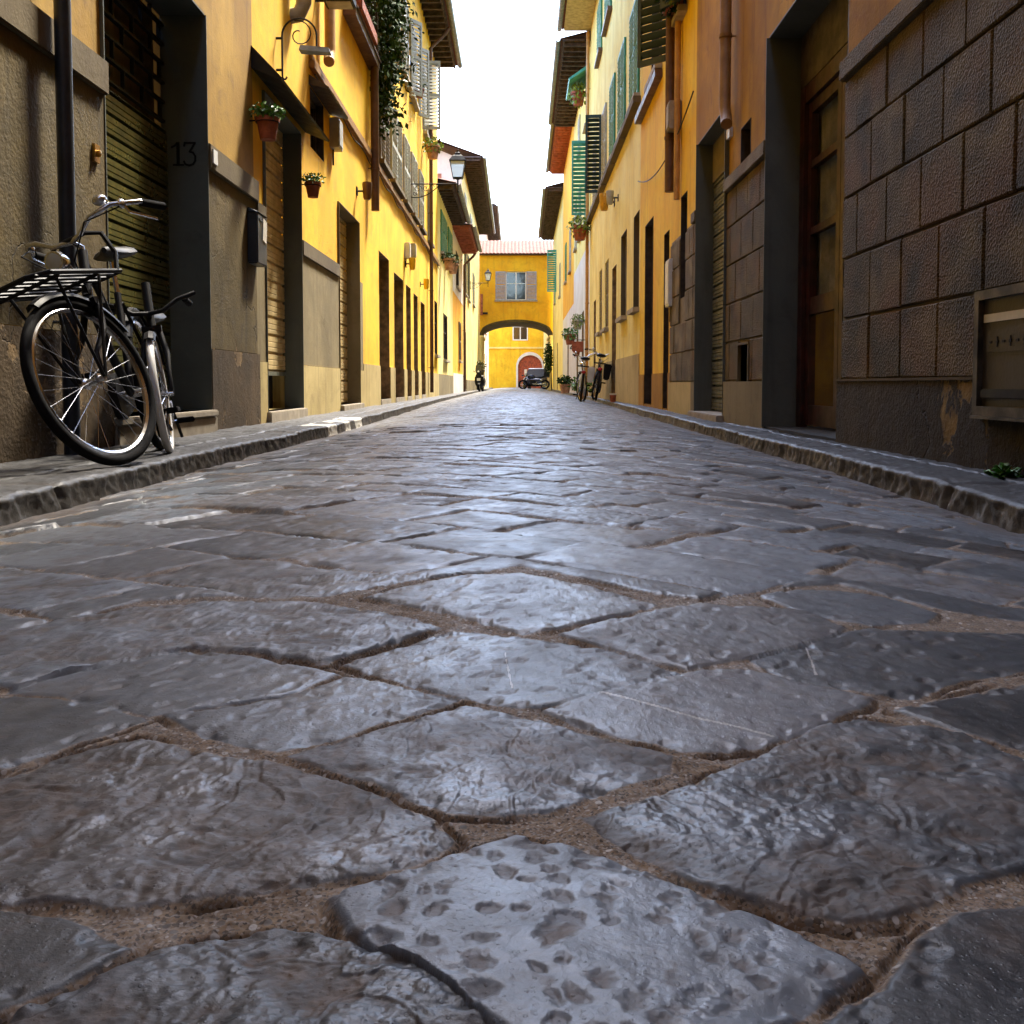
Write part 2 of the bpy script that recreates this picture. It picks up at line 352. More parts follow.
# ------------------------------------------------------------------ paving stones traced on the ground plane
TR=[
 ('pits',.85,.0,[(328,893),(365,880),(440,858),(515,832),(572,845),(652,870),(712,895),(772,920),(832,947),(862,964),(838,985),(792,1015),(720,1060),(640,1110),(560,1075),(500,1022),(470,1003),(415,970),(350,930)]),
 ('wavy',.02,.0,[(582,818),(622,806),(662,797),(715,775),(747,760),(812,727),(862,712),(962,725),(1040,757),(1100,780),(1070,850),(1000,868),(960,882),(927,900),(882,915),(850,915),(792,908),(727,890),(690,880),(652,863),(610,838)]),
 ('smooth',.95,.85,[(542,711),(590,695),(640,682),(702,667),(752,667),(810,678),(872,691),(855,703),(837,710),(800,728),(762,741),(720,748),(682,750),(655,742),(612,734),(575,723)]),
 ('dents',.15,.1,[(752,657),(790,645),(820,632),(870,622),(925,622),(1024,618),(1100,620),(1080,650),(1024,658),(962,670),(915,690),(862,685),(792,676)]),
 ('smooth',-.1,.0,[(897,702),(960,688),(1024,673),(1150,650),(1200,700),(1120,775),(1024,737),(962,722)]),
 ('dents',.55,.85,[(557,635),(620,617),(697,600),(750,602),(810,606),(846,622),(825,636),(780,647),(727,659),(687,667),(650,661),(600,647)]),
 ('dents',.6,.8,[(366,595),(410,585),(470,574),(520,573),(590,586),(657,604),(610,617),(560,628),(527,633),(480,622),(420,608)]),
 ('smooth',.5,.6,[(762,590),(800,583),(840,582),(890,588),(937,601),(925,613),(872,619),(830,614),(790,602)]),
 ('dents',.45,.4,[(345,662),(400,645),(450,631),(512,636),(600,650),(680,672),(620,690),(570,703),(542,707),(500,705),(460,697),(400,680)]),
 ('wavy',.5,.5,[(-40,632),(0,620),(60,609),(135,602),(225,597),(310,600),(375,610),(440,627),(385,643),(322,660),(260,650),(190,645),(100,662),(20,680),(-60,676)]),
 ('dents',.45,.4,[(8,684),(50,670),(100,657),(190,649),(245,654),(338,672),(310,684),(282,695),(200,707),(150,714),(100,700),(60,688)]),
 ('dents',.5,.45,[(163,712),(215,708),(285,698),(345,675),(400,685),(458,699),(420,712),(375,724),(330,738),(277,752),(235,744),(205,734)]),
 ('smooth',.2,.3,[(-50,700),(0,688),(60,692),(105,704),(148,717),(115,728),(80,735),(40,748),(0,761),(-60,770)]),
 ('wavy',.45,.5,[(290,758),(330,745),(400,725),(465,708),(512,718),(560,728),(605,740),(672,757),(668,772),(620,786),(582,796),(548,808),(500,812),(455,812),(420,800),(378,782),(330,768)]),
 ('wavy',.15,1.0,[(-60,800),(0,772),(70,750),(140,738),(195,752),(262,762),(320,778),(378,795),(430,820),(452,842),(432,858),(370,876),(300,884),(250,890),(190,900),(120,905),(60,900),(0,905),(-80,900)]),
 ('smooth',-.15,.1,[(-90,920),(0,908),(60,914),(125,944),(100,962),(50,985),(0,1002),(-90,1030)]),
 ('wavy',-.05,.1,[(20,1010),(90,985),(150,955),(215,940),(275,928),(350,945),(425,965),(455,988),(480,1015),(500,1060),(480,1120),(250,1180),(20,1120),(-20,1060)]),
 ('smooth',-.2,.1,[(812,1030),(850,1000),(887,985),(905,960),(924,936),(962,907),(1024,900),(1140,905),(1180,1000),(1100,1100),(860,1130),(780,1080)]),
]
LIP={0:.010,1:.003,2:.002,5:.004,6:.003,9:.005,13:-.001,14:-.002,15:.0,16:.002,17:.002}
STONES=[]
for k,(ty,tone,tint,pp) in enumerate(TR):
    P=np.array([GP(a,b,LIP.get(k,0)*.5) for a,b in pp]); STONES.append((P,ty,tone,tint,LIP.get(k,.0)*.55+.0015,k))
TRP=[s[0] for s in STONES]
def poly_sd(P,x,y):  # signed distance, + inside
    n=len(P);d=np.full(x.shape,1e9);ins=np.zeros(x.shape,bool)
    for i in range(n):
        ax,ay=P[i];bx,by=P[(i+1)%n];ex=bx-ax;ey=by-ay;wx=x-ax;wy=y-ay
        t=np.clip((wx*ex+wy*ey)/(ex*ex+ey*ey+1e-12),0,1)
        d=np.minimum(d,(wx-ex*t)**2+(wy-ey*t)**2)
        c=((ay<=y)&(by>y))|((by<=y)&(ay>y))
        with np.errstate(divide='ignore',invalid='ignore'):
            xi=ax+(y-ay)*ex/(ey if abs(ey)>1e-12 else 1e-12)
        ins^=c&(x<xi)
    d=np.sqrt(d);return np.where(ins,d,-d)
def gen_stones():
    rs=np.random.default_rng(5); th=R(-37); ca,sa=math.cos(th),math.sin(th)
    b=-12.0; out=[]; k=100
    while b<112:
        w=rs.uniform(.19,.28) if b<1.7 else rs.uniform(.13,.22)
        a=-95.0
        if b>60: a=-95
        # a-range limited to the street strip
        a0=(-b*sa-2.6)/ca ; 
        # point (a,b)-> X=a*ca - b*(-sa)...
        a=-100+rs.uniform(0,.3)
        # X = a*ca - b*sa ; Y = a*sa + b*ca
        lo=(-2.2+b*sa)/ca; hi=(2.9+b*sa)/ca
        a=lo-rs.uniform(0,.4)
        while a<hi:
            l=rs.uniform(.26,.46) if b<1.7 else rs.uniform(.20,.38)
            g=rs.uniform(.001,.006); j=lambda:rs.uniform(-.018,.018)
            q=[(a+g+j(),b+g+j()*.6),(a+l*.5,b+g+j()*.5),(a+l-g+j(),b+g+j()*.6),(a+l-g+j(),b+w-g+j()*.6),(a+l*.5,b+w-g+j()*.5),(a+g+j(),b+w-g+j()*.6)]
            P=np.array([(x*ca-y*sa,x*sa+y*ca) for x,y in q]); c=P.mean(0)
            ty=rs.choice(['dents','wavy','smooth','pits','dents'],p=[.3,.25,.25,.05,.15])
            if -12.5<c[1]<96: out.append((P,ty,rs.uniform(-.1,1.0),rs.uniform(.0,.95),rs.normal(0,.0028),k))
            k+=1; a+=l
        b+=w
    # the same courses carried over 
    return out
GEN=gen_stones()
hull=np.array([GP(a,b) for a,b in [(-90,1180),(-90,640),(0,622),(140,596),(225,593),(330,596),(370,588),(520,568),(650,592),(700,596),(760,586),(840,576),(940,596),(1100,610),(1200,660),(1200,1180)]])
def ground(X,Y,fine):
    """stone relief at grid points: returns height, stone mask, tone, dirt, tint"""
    d=np.full(X.shape,-.05);tone=np.full(X.shape,.4);tint=np.full(X.shape,.5);lift=np.zeros(X.shape);typ=np.zeros(X.shape,np.int8);sid=np.zeros(X.shape)
    wob=fbm(X*9,Y*9,3,3)*.010+fbm(X*45,Y*45,2,4)*.0028 if fine else 0
    T={'smooth':0,'dents':1,'pits':2,'wavy':3}
    ymin=Y.min();ymax=Y.max();rowy=Y[:,0]
    trd=None
    if fine:
        trd=np.full(X.shape,-1e3)
        for P in TRP:
            y0,y1=P[:,1].min()-.06,P[:,1].max()+.06
            i0,i1=np.searchsorted(rowy,[y0,y1])
            if i1<=i0: continue
            trd[i0:i1]=np.maximum(trd[i0:i1],poly_sd(P,X[i0:i1],Y[i0:i1]))
        hd=poly_sd(hull,X,Y)
    for src in (GEN,STONES):
        for (P,ty,tn,ti,lf,k) in src:
            mg=.03
            y0,y1=P[:,1].min()-mg,P[:,1].max()+mg
            if y1<ymin or y0>ymax: continue
            if src is STONES and not fine: continue
            i0,i1=np.searchsorted(rowy,[y0,y1])
            if i1<=i0: continue
            xs=X[i0:i1]; x0,x1=P[:,0].min()-mg,P[:,0].max()+mg
            j=np.where(((xs>=x0)&(xs<=x1)).any(0))[0]
            if len(j)==0: continue
            sl=(slice(i0,i1),slice(j[0],j[-1]+1))
            sd=poly_sd(P,X[sl],Y[sl])
            if fine: sd=sd+(wob[sl] if not np.isscalar(wob) else 0)*(.7 if src is GEN else .5)+(.0 if src is GEN else .004)
            if src is GEN and fine:
                sd=np.minimum(sd,-trd[sl]-.012); sd=np.minimum(sd,-hd[sl]-.004)
            m=sd>d[sl]
            d[sl]=np.where(m,sd,d[sl])
            c0=P.mean(0); tl=.016 if src is GEN else .006
            lf=lf+(_h(np.array(k*3.),np.array(1.),2)-.5)*tl*.6*(X[sl]-c0[0])*2+(_h(np.array(k*3.),np.array(5.),2)-.5)*tl*(Y[sl]-c0[1])*2
            for arr,val in((tone,tn),(tint,ti),(lift,lf),(typ,T[ty]),(sid,k)):
                arr[sl]=np.where(m,val,arr[sl])
    soft=.0065
    S=sst(-.003,soft,d)
    lo=fbm(X*5,Y*5,3,21)
    fill=fbm(X*6.5+3,Y*6.5,4,31)                 # mortar level varies
    jd=np.where(Y>1.7,-.009,-.0042)+np.where(Y>1.7,.0080,.0044)*sst(-.15,.2,fill)
    if fine:
        grit=fbm(X*95,Y*95,3,41); g2,_=worley(X*130,Y*130,43)
        jh=jd+fbm(X*26,Y*26,3,42)*.0030+grit*.0014+np.clip(.35-g2,0,1)*.0035
    else: jh=jd
    ck=sst(-.12,.12,fbm(X*7+31,Y*7,3,45)); jh=jh-np.exp(-((d+.0045)/.0026)**2)*.0075*ck
    dirt=np.zeros(X.shape); wl=fbm(X*3.1+5,Y*3.1,3,51)
    rel=lo*.0045
    if fine:
        f1=fbm(X*14+sid*3.1,Y*14,4,61); f2=fbm(X*60,Y*60,3,62); f3=fbm(X*210,Y*210,2,63)
        rel=rel+f1*.0018+f2*.0006+f3*.00022
        # dents
        a=.6; u=(X*math.cos(a)+Y*math.sin(a)); v=(-X*math.sin(a)+Y*math.cos(a))
        w,wi=worley(u*21+f1*.8,v*36+f1*.8,71)
        ra=.16+.26*wi; dn=np.clip(1-(w/ra),0,1)*(wi>.45); dn=sst(0,.7,dn)
        md=(typ==1)|(typ==0)&(wl>.15)
        amt=np.where(typ==1,.0018,.0009)*md; rel-=dn*amt; dirt=np.maximum(dirt,dn*md*.35)
        # pits (hammered)
        w,wi=worley(X*44+f1*1.0,Y*36+f1*1.0,81,.8)
        ra=.26+.24*wi; pt=sst(0,.75,np.clip(1-(w+f2*.16+f3*.08)/ra,0,1))*(wi>.08)
        mp=(typ==2); rel-=pt*mp*.0017; rel+=0
        dirt=np.maximum(dirt,pt*mp*(.45+.4*wi))
        # wavy: laminated, flaking sheets
        wx=fbm(X*7+sid,Y*7,3,91);wy=fbm(X*7,Y*7+sid,3,92)
        an=_h(sid,sid*0+1,5)*2.2-.6; ca_,sa_=np.cos(an),np.sin(an)
        ux=(X*ca_+Y*sa_)+wx*.10; vy=(-X*sa_+Y*ca_)+wy*.10
        r1=1-np.abs(fbm(ux*9+sid,vy*24,5,93,.62))*3.2
        r2=1-np.abs(fbm(ux*19+sid,vy*60+wx*4,2,95,.5))*3.0
        ph=fbm(ux*3.5,vy*9+sid,3,99,.45)*3.4; fr=ph-np.floor(ph); led=sst(0,.10,fr)*(1-.9*fr)
        mw=(typ==3)*1.0; brk=sst(-.25,.25,fbm(X*10,Y*10,2,90))
        rg=1-np.abs(fbm(X*10+wx*1.6+sid,Y*15+wy*1.6,5,88,.58))*3.4
        wv=(led-.5)*.0012+np.clip(r1,-.6,1)*.0006*brk+np.clip(rg,-.8,1)*.0014+fbm(X*9,Y*13,6,94,.62)*.0070+fbm(X*90,Y*90,3,89)*.0007
        rel+=mw*wv
        tone=tone+mw*np.clip(wv/.0030,-1,1)*.45  # paler crests, darker hollows: wear plus relief shading put into the tone
        dirt=np.maximum(dirt,mw*sst(.0006,-.0018,wv)*.95)  # hollows browned: dirt, with shading of the relief painted in
        dirt=np.maximum(dirt,mw*sst(.1,-.25,fbm(X*9,Y*9,4,96))*.75)
        dirt=np.maximum(dirt,mw*(1-sst(0,.12,fr))*.5)
        dirt=np.maximum(dirt,sst(.22,.5,fbm(X*4.3,Y*4.3,5,97))*.7)
        gn=fbm(X*38,Y*38,4,64,.6); rel=rel+np.where(typ==1,1.,np.where(typ==3,0,.35))*gn*.0011
        tone=tone+gn*.30; dirt=np.maximum(dirt,sst(.2,.42,fbm(X*30+9,Y*30,4,65,.6))*.6)
        for (k_,pa,pb,wd) in ((2,(601,695),(772,735),.0022),(3,(806,642),(816,670),.0015),(8,(505,655),(512,690),.001)):
            A=np.array(GP(*pa));Bp=np.array(GP(*pb));e=Bp-A;tt=np.clip(((X-A[0])*e[0]+(Y-A[1])*e[1])/(e@e),0,1)
            q=np.hypot(X-A[0]-e[0]*tt,Y-A[1]-e[1]*tt)+fbm(X*60,Y*60,2,66)*.0015
            tint=np.where((q<wd)&(sid==k_),2.2,tint)
        # chipped edges
        chip=sst(.1,.4,fbm(X*24,Y*24,3,98)); rel-=chip*sst(.03,.0,d)*.004
    else:
        rel=rel+fbm(X*14,Y*14,2,61)*.003
        dirt=sst(.1,.45,fbm(X*4.3,Y*4.3,4,97))*.6
    tilt=(_h(sid,sid*0+3,7)-.5)*.012*((X*3.1)%1-.5)*0
    sh=lift+rel
    sh=sh-sst(.022,0,d)*.0009
    h=jh+(sh-jh)*S
    return h,S,tone,dirt,tint,typ
def patch(ys,ncol,k,fine,wide=1.0):
    ys=np.asarray(ys); n=len(ys); t=np.linspace(-1,1,ncol)
    l=(curbL(ys)-.10);r=(curbR(ys)+.10)
    if k: base=np.sinh(k*t)/np.sinh(k)
    else: base=t
    X=np.where(base[None,:]<0,-base[None,:]*l[:,None],base[None,:]*r[:,None]); Y=np.repeat(ys[:,None],ncol,1)
    h,S,tone,dirt,tint,typ=ground(X,Y,fine)
    # edge gutters gathered with brown grit
    e=np.minimum(X-curbL(Y),curbR(Y)-X); g=sst(.26,.02,e+fbm(X*5,Y*5,3,77)*.12)
    Z=roadz(X,Y)+h
    dirt=np.maximum(dirt,g*.8)
    V=np.stack([X,Y,Z],-1).reshape(-1,3)
    C=np.stack([S,tone,dirt,tint],-1).reshape(-1,4)
    i=np.arange(n-1)[:,None]*ncol+np.arange(ncol-1)[None,:]
    Fq=np.stack([i,i+1,i+ncol+1,i+ncol],-1).reshape(-1,4)
    return V,C,Fq
def grid_object(name,patches,mat):
    Vs=[];Cs=[];Fs=[];o=0
    for V,C,Fq in patches: Vs.append(V);Cs.append(C);Fs.append(Fq+o);o+=len(V)
    V=np.concatenate(Vs);C=np.concatenate(Cs);Fq=np.concatenate(Fs)
    me=bpy.data.meshes.new(name); me.vertices.add(len(V)); me.vertices.foreach_set('co',V.astype(np.float32).ravel())
    me.loops.add(Fq.size); me.loops.foreach_set('vertex_index',Fq.astype(np.int32).ravel())
    me.polygons.add(len(Fq)); me.polygons.foreach_set('loop_start',(np.arange(len(Fq))*4).astype(np.int32))
    try: me.polygons.foreach_set('loop_total',np.full(len(Fq),4,np.int32))
    except Exception: pass
    me.update(calc_edges=True)
    me.polygons.foreach_set('use_smooth',np.ones(len(Fq),bool))
    at=me.color_attributes.new('wear','FLOAT_COLOR','POINT'); at.data.foreach_set('color',C.astype(np.float32).ravel())
    me.materials.append(mat); me.validate()
    o=bpy.data.objects.new(name,me); COL.objects.link(o); return o
def road_mat():
    t=NT('paving_stone'); p=t.pos()
    at=t.n('ShaderNodeVertexColor'); at.layer_name='wear'; sp=t.n('ShaderNodeSeparateColor'); t.l(at.outputs[0],sp.inputs[0])
    S,tone,dirt,tint=sp.outputs[0],sp.outputs[1],sp.outputs[2],at.outputs['Alpha']
    n1=t.noise(p,7,7,.62,.5); n2=t.noise(p,60,5,.6); n3=t.noise(p,420,3,.6); n4=t.noise(p,22,6,.7,1.2)
    a=t.mix(tone,(.024,.030,.037),(.195,.232,.275))
    a=t.mix(t.math('MULTIPLY',t.ramp(tint,.5,1.0),.45),a,t.mix(tone,(.046,.034,.027),(.165,.130,.105)))
    a=t.mix(t.ramp(n1,.38,.66,0,.65),a,t.mix(tone,(.017,.019,.022),(.065,.072,.082)))
    a=t.mix(t.ramp(n4,.5,.72,0,.25),a,(.11,.095,.085))
    a=t.mix(t.ramp(n3,.62,.8,0,.4),a,(.22,.22,.22))
    brown=t.mix(t.ramp(n2,.35,.65),(.100,.064,.040),(.040,.028,.020))
    v=t.vor(p,260,'F1','Distance'); vc=t.vor(p,260,'F1','Color'); vs=t.n('ShaderNodeSeparateColor'); t.l(vc,vs.inputs[0])
    mort=t.mix(t.ramp(n2,.35,.7),(.235,.165,.100),(.105,.070,.042))
    grit=t.mix(vs.outputs[1],(.10,.085,.07),(.42,.38,.33))
    gm=t.math('MULTIPLY',t.ramp(v,.20,.34,1,0),t.ramp(vs.outputs[0],.55,.72))
    v2=t.vor(p,120,'F1','Distance'); vc2=t.vor(p,120,'F1','Color'); vs2=t.n('ShaderNodeSeparateColor'); t.l(vc2,vs2.inputs[0])
    v3=t.vor(p,520,'F1','Color'); vs3=t.n('ShaderNodeSeparateColor'); t.l(v3,vs3.inputs[0])
    mort=t.mix(t.ramp(n4,.40,.66,0,.8),mort,(.150,.090,.045))
    mort=t.mix(t.ramp(vs3.outputs[0],.45,1.0,0,.7),mort,(.26,.23,.20)); mort=t.mix(t.ramp(vs3.outputs[1],.6,1.0,0,.8),mort,(.015,.012,.010))
    gm2=t.math('MULTIPLY',t.ramp(v2,.26,.38,1,0),t.ramp(vs2.outputs[0],.55,.70)); mort=t.mix(gm2,mort,t.mix(vs2.outputs[1],(.07,.06,.05),(.50,.47,.43)))
    mort=t.mix(gm,mort,grit)
    d2=t.math('MULTIPLY',dirt,t.ramp(n4,.3,.6,.35,1))
    a=t.mix(d2,a,brown)
    a=t.mix(t.ramp(tint,1.4,1.9,0,.8),a,(.50,.50,.48))
    col=t.mix(t.ramp(S,.35,.8),mort,a)
    # white chalk-like seam line of one slab is geometry of the stone: thin vein
    rg=t.math('ADD',t.ramp(n1,.3,.7,.33,.52),t.math('MULTIPLY',dirt,.25))
    rg=t.math('ADD',rg,t.math('MULTIPLY',t.math('SUBTRACT',1.,S),.35))
    rg=t.math('MINIMUM',rg,.95)
    h=t.math('ADD',t.math('MULTIPLY',n2,.5),t.math('ADD',t.math('MULTIPLY',n3,.25),t.math('MULTIPLY',n4,.8)))
    h=t.math('ADD',h,t.math('MULTIPLY',gm,.35))
    return t.fin(col,rg,t.bump(h,.38,.0032),0,.62)
M['road']=road_mat()
def build_road():
    rows=lambda a,b,f:np.array(f)
    pa=384+310/np.array([.36,1.62]); py=np.arange(pa[0],pa[1],-1.0); ya=310/(py-384); ya=np.append(ya,1.62)
    A=patch(ya,1150,2.6,True)
    B=patch(np.linspace(1.62,8,700),520,.6,True)
    C=patch(np.linspace(8,30,560),170,0,True)
    D=patch(np.linspace(30,100,300),60,0,False)
    E=patch(np.concatenate([np.linspace(-13,-1,260),np.linspace(-.97,.36,90)]),200,0,False)
    return grid_object('road',[E,A,B,C,D],M['road'])
def build_pavement(side):
    ps=[]
    for ys,m in((np.linspace(-13,1.5,260),40),(np.linspace(1.5,9,640),90),(np.linspace(9,26,420),60),(np.linspace(26,100,330),24)):
        curb=curbL(ys) if side=='L' else curbR(ys)
        wall=(np.array([XL(y) for y in ys]) if side=='L' else np.array([XR(y) for y in ys]))
        s=1 if side=='L' else -1
        nf=12
        jit=fbm(ys*1.3,ys*0+3,3,101+(side=='R'))*.030+fbm(ys*6,ys*0+3,3,102)*.012
        blk=.92; ph=((ys+5+.1*np.sin(ys))%blk); jn=np.minimum(ph,blk-ph); notch=sst(.022,0,jn)
        bid=np.floor((ys+5+.1*np.sin(ys))/blk)
        jit=jit+(_h(bid,bid*0,3)-.5)*.022-notch*.012*1
        u=[];z=[];S=[]
        X=[];Y=[];Z=[];C=[]
        top=SIDE_Z+(_h(bid,bid*0,8)-.5)*.010
        for k in range(nf):            # rough curb face leaning back
            q=k/(nf-1)
            zb=roadz(curb,ys)-.03; zz=zb+(top-.012-zb)*q
            out=.022*(1-q)**2+fbm(ys*16,zz*16+k*0,4,111)*.014+fbm(ys*55,zz*60,2,112)*.005
            X.append(curb+s*(jit+out)); Y.append(ys);Z.append(zz)
            C.append(np.stack([np.full(ys.shape,.9),.25+.3*_h(bid,bid*0,4),np.clip(.55+.4*fbm(ys*6,zz*9,3,113),0,1),np.full(ys.shape,.8)],-1))
        w=np.abs(wall-curb)
        for k in range(m):
            q=(k+1)/m; q=q**1.25
            dx=.012+q*(w+.10)
            slab=.62; sp2=((ys+1.3)%slab); j2=np.minimum(sp2,slab-sp2); n2=sst(.012,0,j2)*(dx>.24)
            n2=np.maximum(n2,sst(.014,0,np.abs(dx-.24+fbm(ys*2,ys*0,2,9)*.01)))
            n2=np.maximum(n2,notch*(dx<.24))
            rel=fbm((curb+dx)*8,ys*8,4,121)*.008+fbm((curb+dx)*38,ys*38,3,122)*.0030
            zz=top-.008*np.exp(-dx/.012)+rel-n2*.010
            X.append(curb+s*jit*np.exp(-dx/.08)-s*dx);Y.append(ys);Z.append(zz)
            paint=np.zeros(ys.shape)
            if side=='L':
                for a,b in((7.95,8.35),(8.75,9.05),(9.35,9.8)):
                    paint=np.maximum(paint,((ys+fbm(ys*9,ys*0+dx*9,2,7)*.06>a)&(ys<b)&(dx<.22))*1.0)
            tint=np.where(paint>.5,2.0,.55)
            C.append(np.stack([1-n2,.30+.35*_h(np.floor((ys+1.3)/slab),bid*0,6),np.clip(.15+.7*fbm((curb+dx)*4,ys*4,4,123)+.55*np.exp(-np.abs(w-dx)/.05),0,1),tint],-1))
        if side=='L':
            for k in range(nf):
                for a,b in((7.95,8.35),(8.75,9.05),(9.35,9.8)):
                    mm=(ys>a)&(ys<b); C[k][mm,3]=2.0
        X=np.stack(X,1);Y=np.stack(Y,1);Z=np.stack(Z,1);C=np.stack(C,1)
        n,mc=X.shape
        i=np.arange(n-1)[:,None]*mc+np.arange(mc-1)[None,:]
        Fq=np.stack([i,i+1,i+mc+1,i+mc],-1).reshape(-1,4)
        if side=='L': Fq=Fq[:,::-1]
        ps.append((np.stack([X,Y,Z],-1).reshape(-1,3),C.reshape(-1,4),Fq))
    return grid_object('pavement',ps,M['pavement'])
def pave_mat():
    t=NT('pavement_stone'); p=t.pos()
    at=t.n('ShaderNodeVertexColor'); at.layer_name='wear'; sp=t.n('ShaderNodeSeparateColor'); t.l(at.outputs[0],sp.inputs[0])
    S,tone,dirt,tint=sp.outputs[0],sp.outputs[1],sp.outputs[2],at.outputs['Alpha']
    n1=t.noise(p,6,7,.62,.5); n2=t.noise(p,55,5,.6); n3=t.noise(p,300,3,.6)
    a=t.mix(tone,(.018,.018,.019),(.060,.062,.066)); a=t.mix(t.ramp(n1,.35,.65,0,.6),a,(.016,.016,.016))
    a=t.mix(t.ramp(n3,.58,.8,0,.3),a,(.13,.12,.11))
    a=t.mix(t.math('MULTIPLY',dirt,t.ramp(n2,.3,.6,.4,1)),a,t.mix(n2,(.050,.039,.027),(.024,.019,.014)))
    a=t.mix(t.ramp(S,.2,.8,.8,0),a,(.035,.028,.022))
    pm=t.math('MULTIPLY',t.ramp(tint,1.4,1.8),t.ramp(n1,.40,.50,1,.8)); pm=t.math('MULTIPLY',pm,t.ramp(n2,.55,.7,1,.35))
    a=t.mix(pm,a,(.66,.64,.58))
    h=t.math('ADD',t.math('MULTIPLY',n2,.8),t.math('MULTIPLY',n3,.4))
    return t.fin(a,t.ramp(n1,.3,.7,.42,.62),t.bump(h,.6,.005),0,.5)
M['pavement']=pave_mat()
road=build_road(); tag(road,kind='structure')
for s_ in 'LR': tag(build_pavement(s_),kind='structure')
# the wide ground under the town
gb=MB(); gb.quad((-400,-400,-.30),(400,-400,-.30),(400,700,-.30),(-400,700,-.30))
M['earth']=simple('earth',(.12,.10,.08),.9)
tag(gb.build('ground',M['earth']),kind='structure')
# ------------------------------------------------------------------ light
def light(sun_el=58,sun_az=25,sky=.15,sun=2.0,ang=9,expo=3.12):
    w=bpy.data.worlds.new('World'); SC.world=w; w.use_nodes=True; nt=w.node_tree; nt.nodes.clear()
    o=nt.nodes.new('ShaderNodeOutputWorld');b=nt.nodes.new('ShaderNodeBackground');s=nt.nodes.new('ShaderNodeTexSky'); s.sky_type='NISHITA'
    s.sun_disc=False; s.sun_elevation=R(sun_el); s.sun_rotation=R(sun_az); s.dust_density=1.5; s.air_density=1.0; s.ozone_density=1.5; s.altitude=50
    # thin bright overcast veil: desaturate the sky
    hs=nt.nodes.new('ShaderNodeHueSaturation'); hs.inputs['Saturation'].default_value=1.0; hs.inputs['Value'].default_value=1.15
    nt.links.new(s.outputs[0],hs.inputs['Color']); nt.links.new(hs.outputs[0],b.inputs[0]); b.inputs[1].default_value=sky; nt.links.new(b.outputs[0],o.inputs[0])
    l=bpy.data.lights.new('sun','SUN'); l.energy=sun; l.angle=R(ang); l.color=(1,.91,.76)
    lo=bpy.data.objects.new('sun',l); COL.objects.link(lo)
    # direction to the sun: azimuth clockwise from +Y
    d=Vector((math.sin(R(sun_az))*math.cos(R(sun_el)),math.cos(R(sun_az))*math.cos(R(sun_el)),math.sin(R(sun_el))))
    lo.rotation_euler=d.to_track_quat('Z','Y').to_euler()
    v=SC.view_settings; v.view_transform='Standard'; v.look='None'; v.exposure=expo; v.gamma=1; v.use_curve_mapping=False
    SC.display_settings.display_device='sRGB'
    SC.cycles.use_denoising=True
    try: SC.cycles.denoiser='OPENIMAGEDENOISE'
    except Exception: pass
    SC.cycles.max_bounces=8; SC.cycles.diffuse_bounces=5; SC.cycles.glossy_bounces=4; SC.cycles.caustics_reflective=False; SC.cycles.sample_clamp_indirect=8
light()
# ------------------------------------------------------------------ facade helpers
def cuts(vals,a,b): return sorted({a,b,*[v for v in vals if a<v<b]})
def wall_sheet(mb,side,Y0,Y1,z0,z1,out,openings,depth,back=None,slope=0):
    """wall skin standing `out` in front of the wall line, with square openings and their reveals"""
    ys=cuts([v for o in openings for v in (o['y0'],o['y1'])],Y0,Y1); zs=cuts([v for o in openings for v in (o['z0'],o['z1'])],z0,z1)
    def hole(ya,yb,za,zb):
        ym,zm=(ya+yb)/2,(za+zb)/2
        return any(o['y0']<ym<o['y1'] and o['z0']<zm<o['z1'] for o in openings)
    P=lambda Y,z,d:FP(side,Y,z,d)
    for ya,yb in zip(ys,ys[1:]):
        for za,zb in zip(zs,zs[1:]):
            if hole(ya,yb,za,zb): continue
            mb.quad(P(ya,za,out),P(yb,za,out),P(yb,zb,out),P(ya,zb,out))
    for o in openings:
        a,b,c,d=max(o['y0'],Y0),min(o['y1'],Y1),max(o['z0'],z0),min(o['z1'],z1)
        if a>=b or c>=d: continue
        dp=-o.get('depth',depth)
        if o['y0']>Y0: mb.quad(P(a,c,out),P(a,d,out),P(a,d,dp),P(a,c,dp))
        if o['y1']<Y1: mb.quad(P(b,c,out),P(b,d,out),P(b,d,dp),P(b,c,dp))
        if o['z1']<z1: mb.quad(P(a,d,out),P(b,d,out),P(b,d,dp),P(a,d,dp))
        if o['z0']>z0: mb.quad(P(a,c,out),P(b,c,out),P(b,c,dp),P(a,c,dp))
    # closing edges
    bk=-.35 if back is None else back
    mb.quad(P(Y0,z0,out),P(Y0,z1,out),P(Y0,z1,bk),P(Y0,z0,bk)); mb.quad(P(Y1,z0,out),P(Y1,z1,out),P(Y1,z1,bk),P(Y1,z0,bk))
    tc=cuts([v for o in openings if o['z0']<z1<o['z1'] for v in (o['y0'],o['y1'])],Y0,Y1)
    for ya,yb in zip(tc,tc[1:]):
        if not any(o['z0']<z1<o['z1'] and o['y0']<(ya+yb)/2<o['y1'] for o in openings): mb.quad(P(ya,z1,out),P(yb,z1,out),P(yb,z1,bk),P(ya,z1,bk))
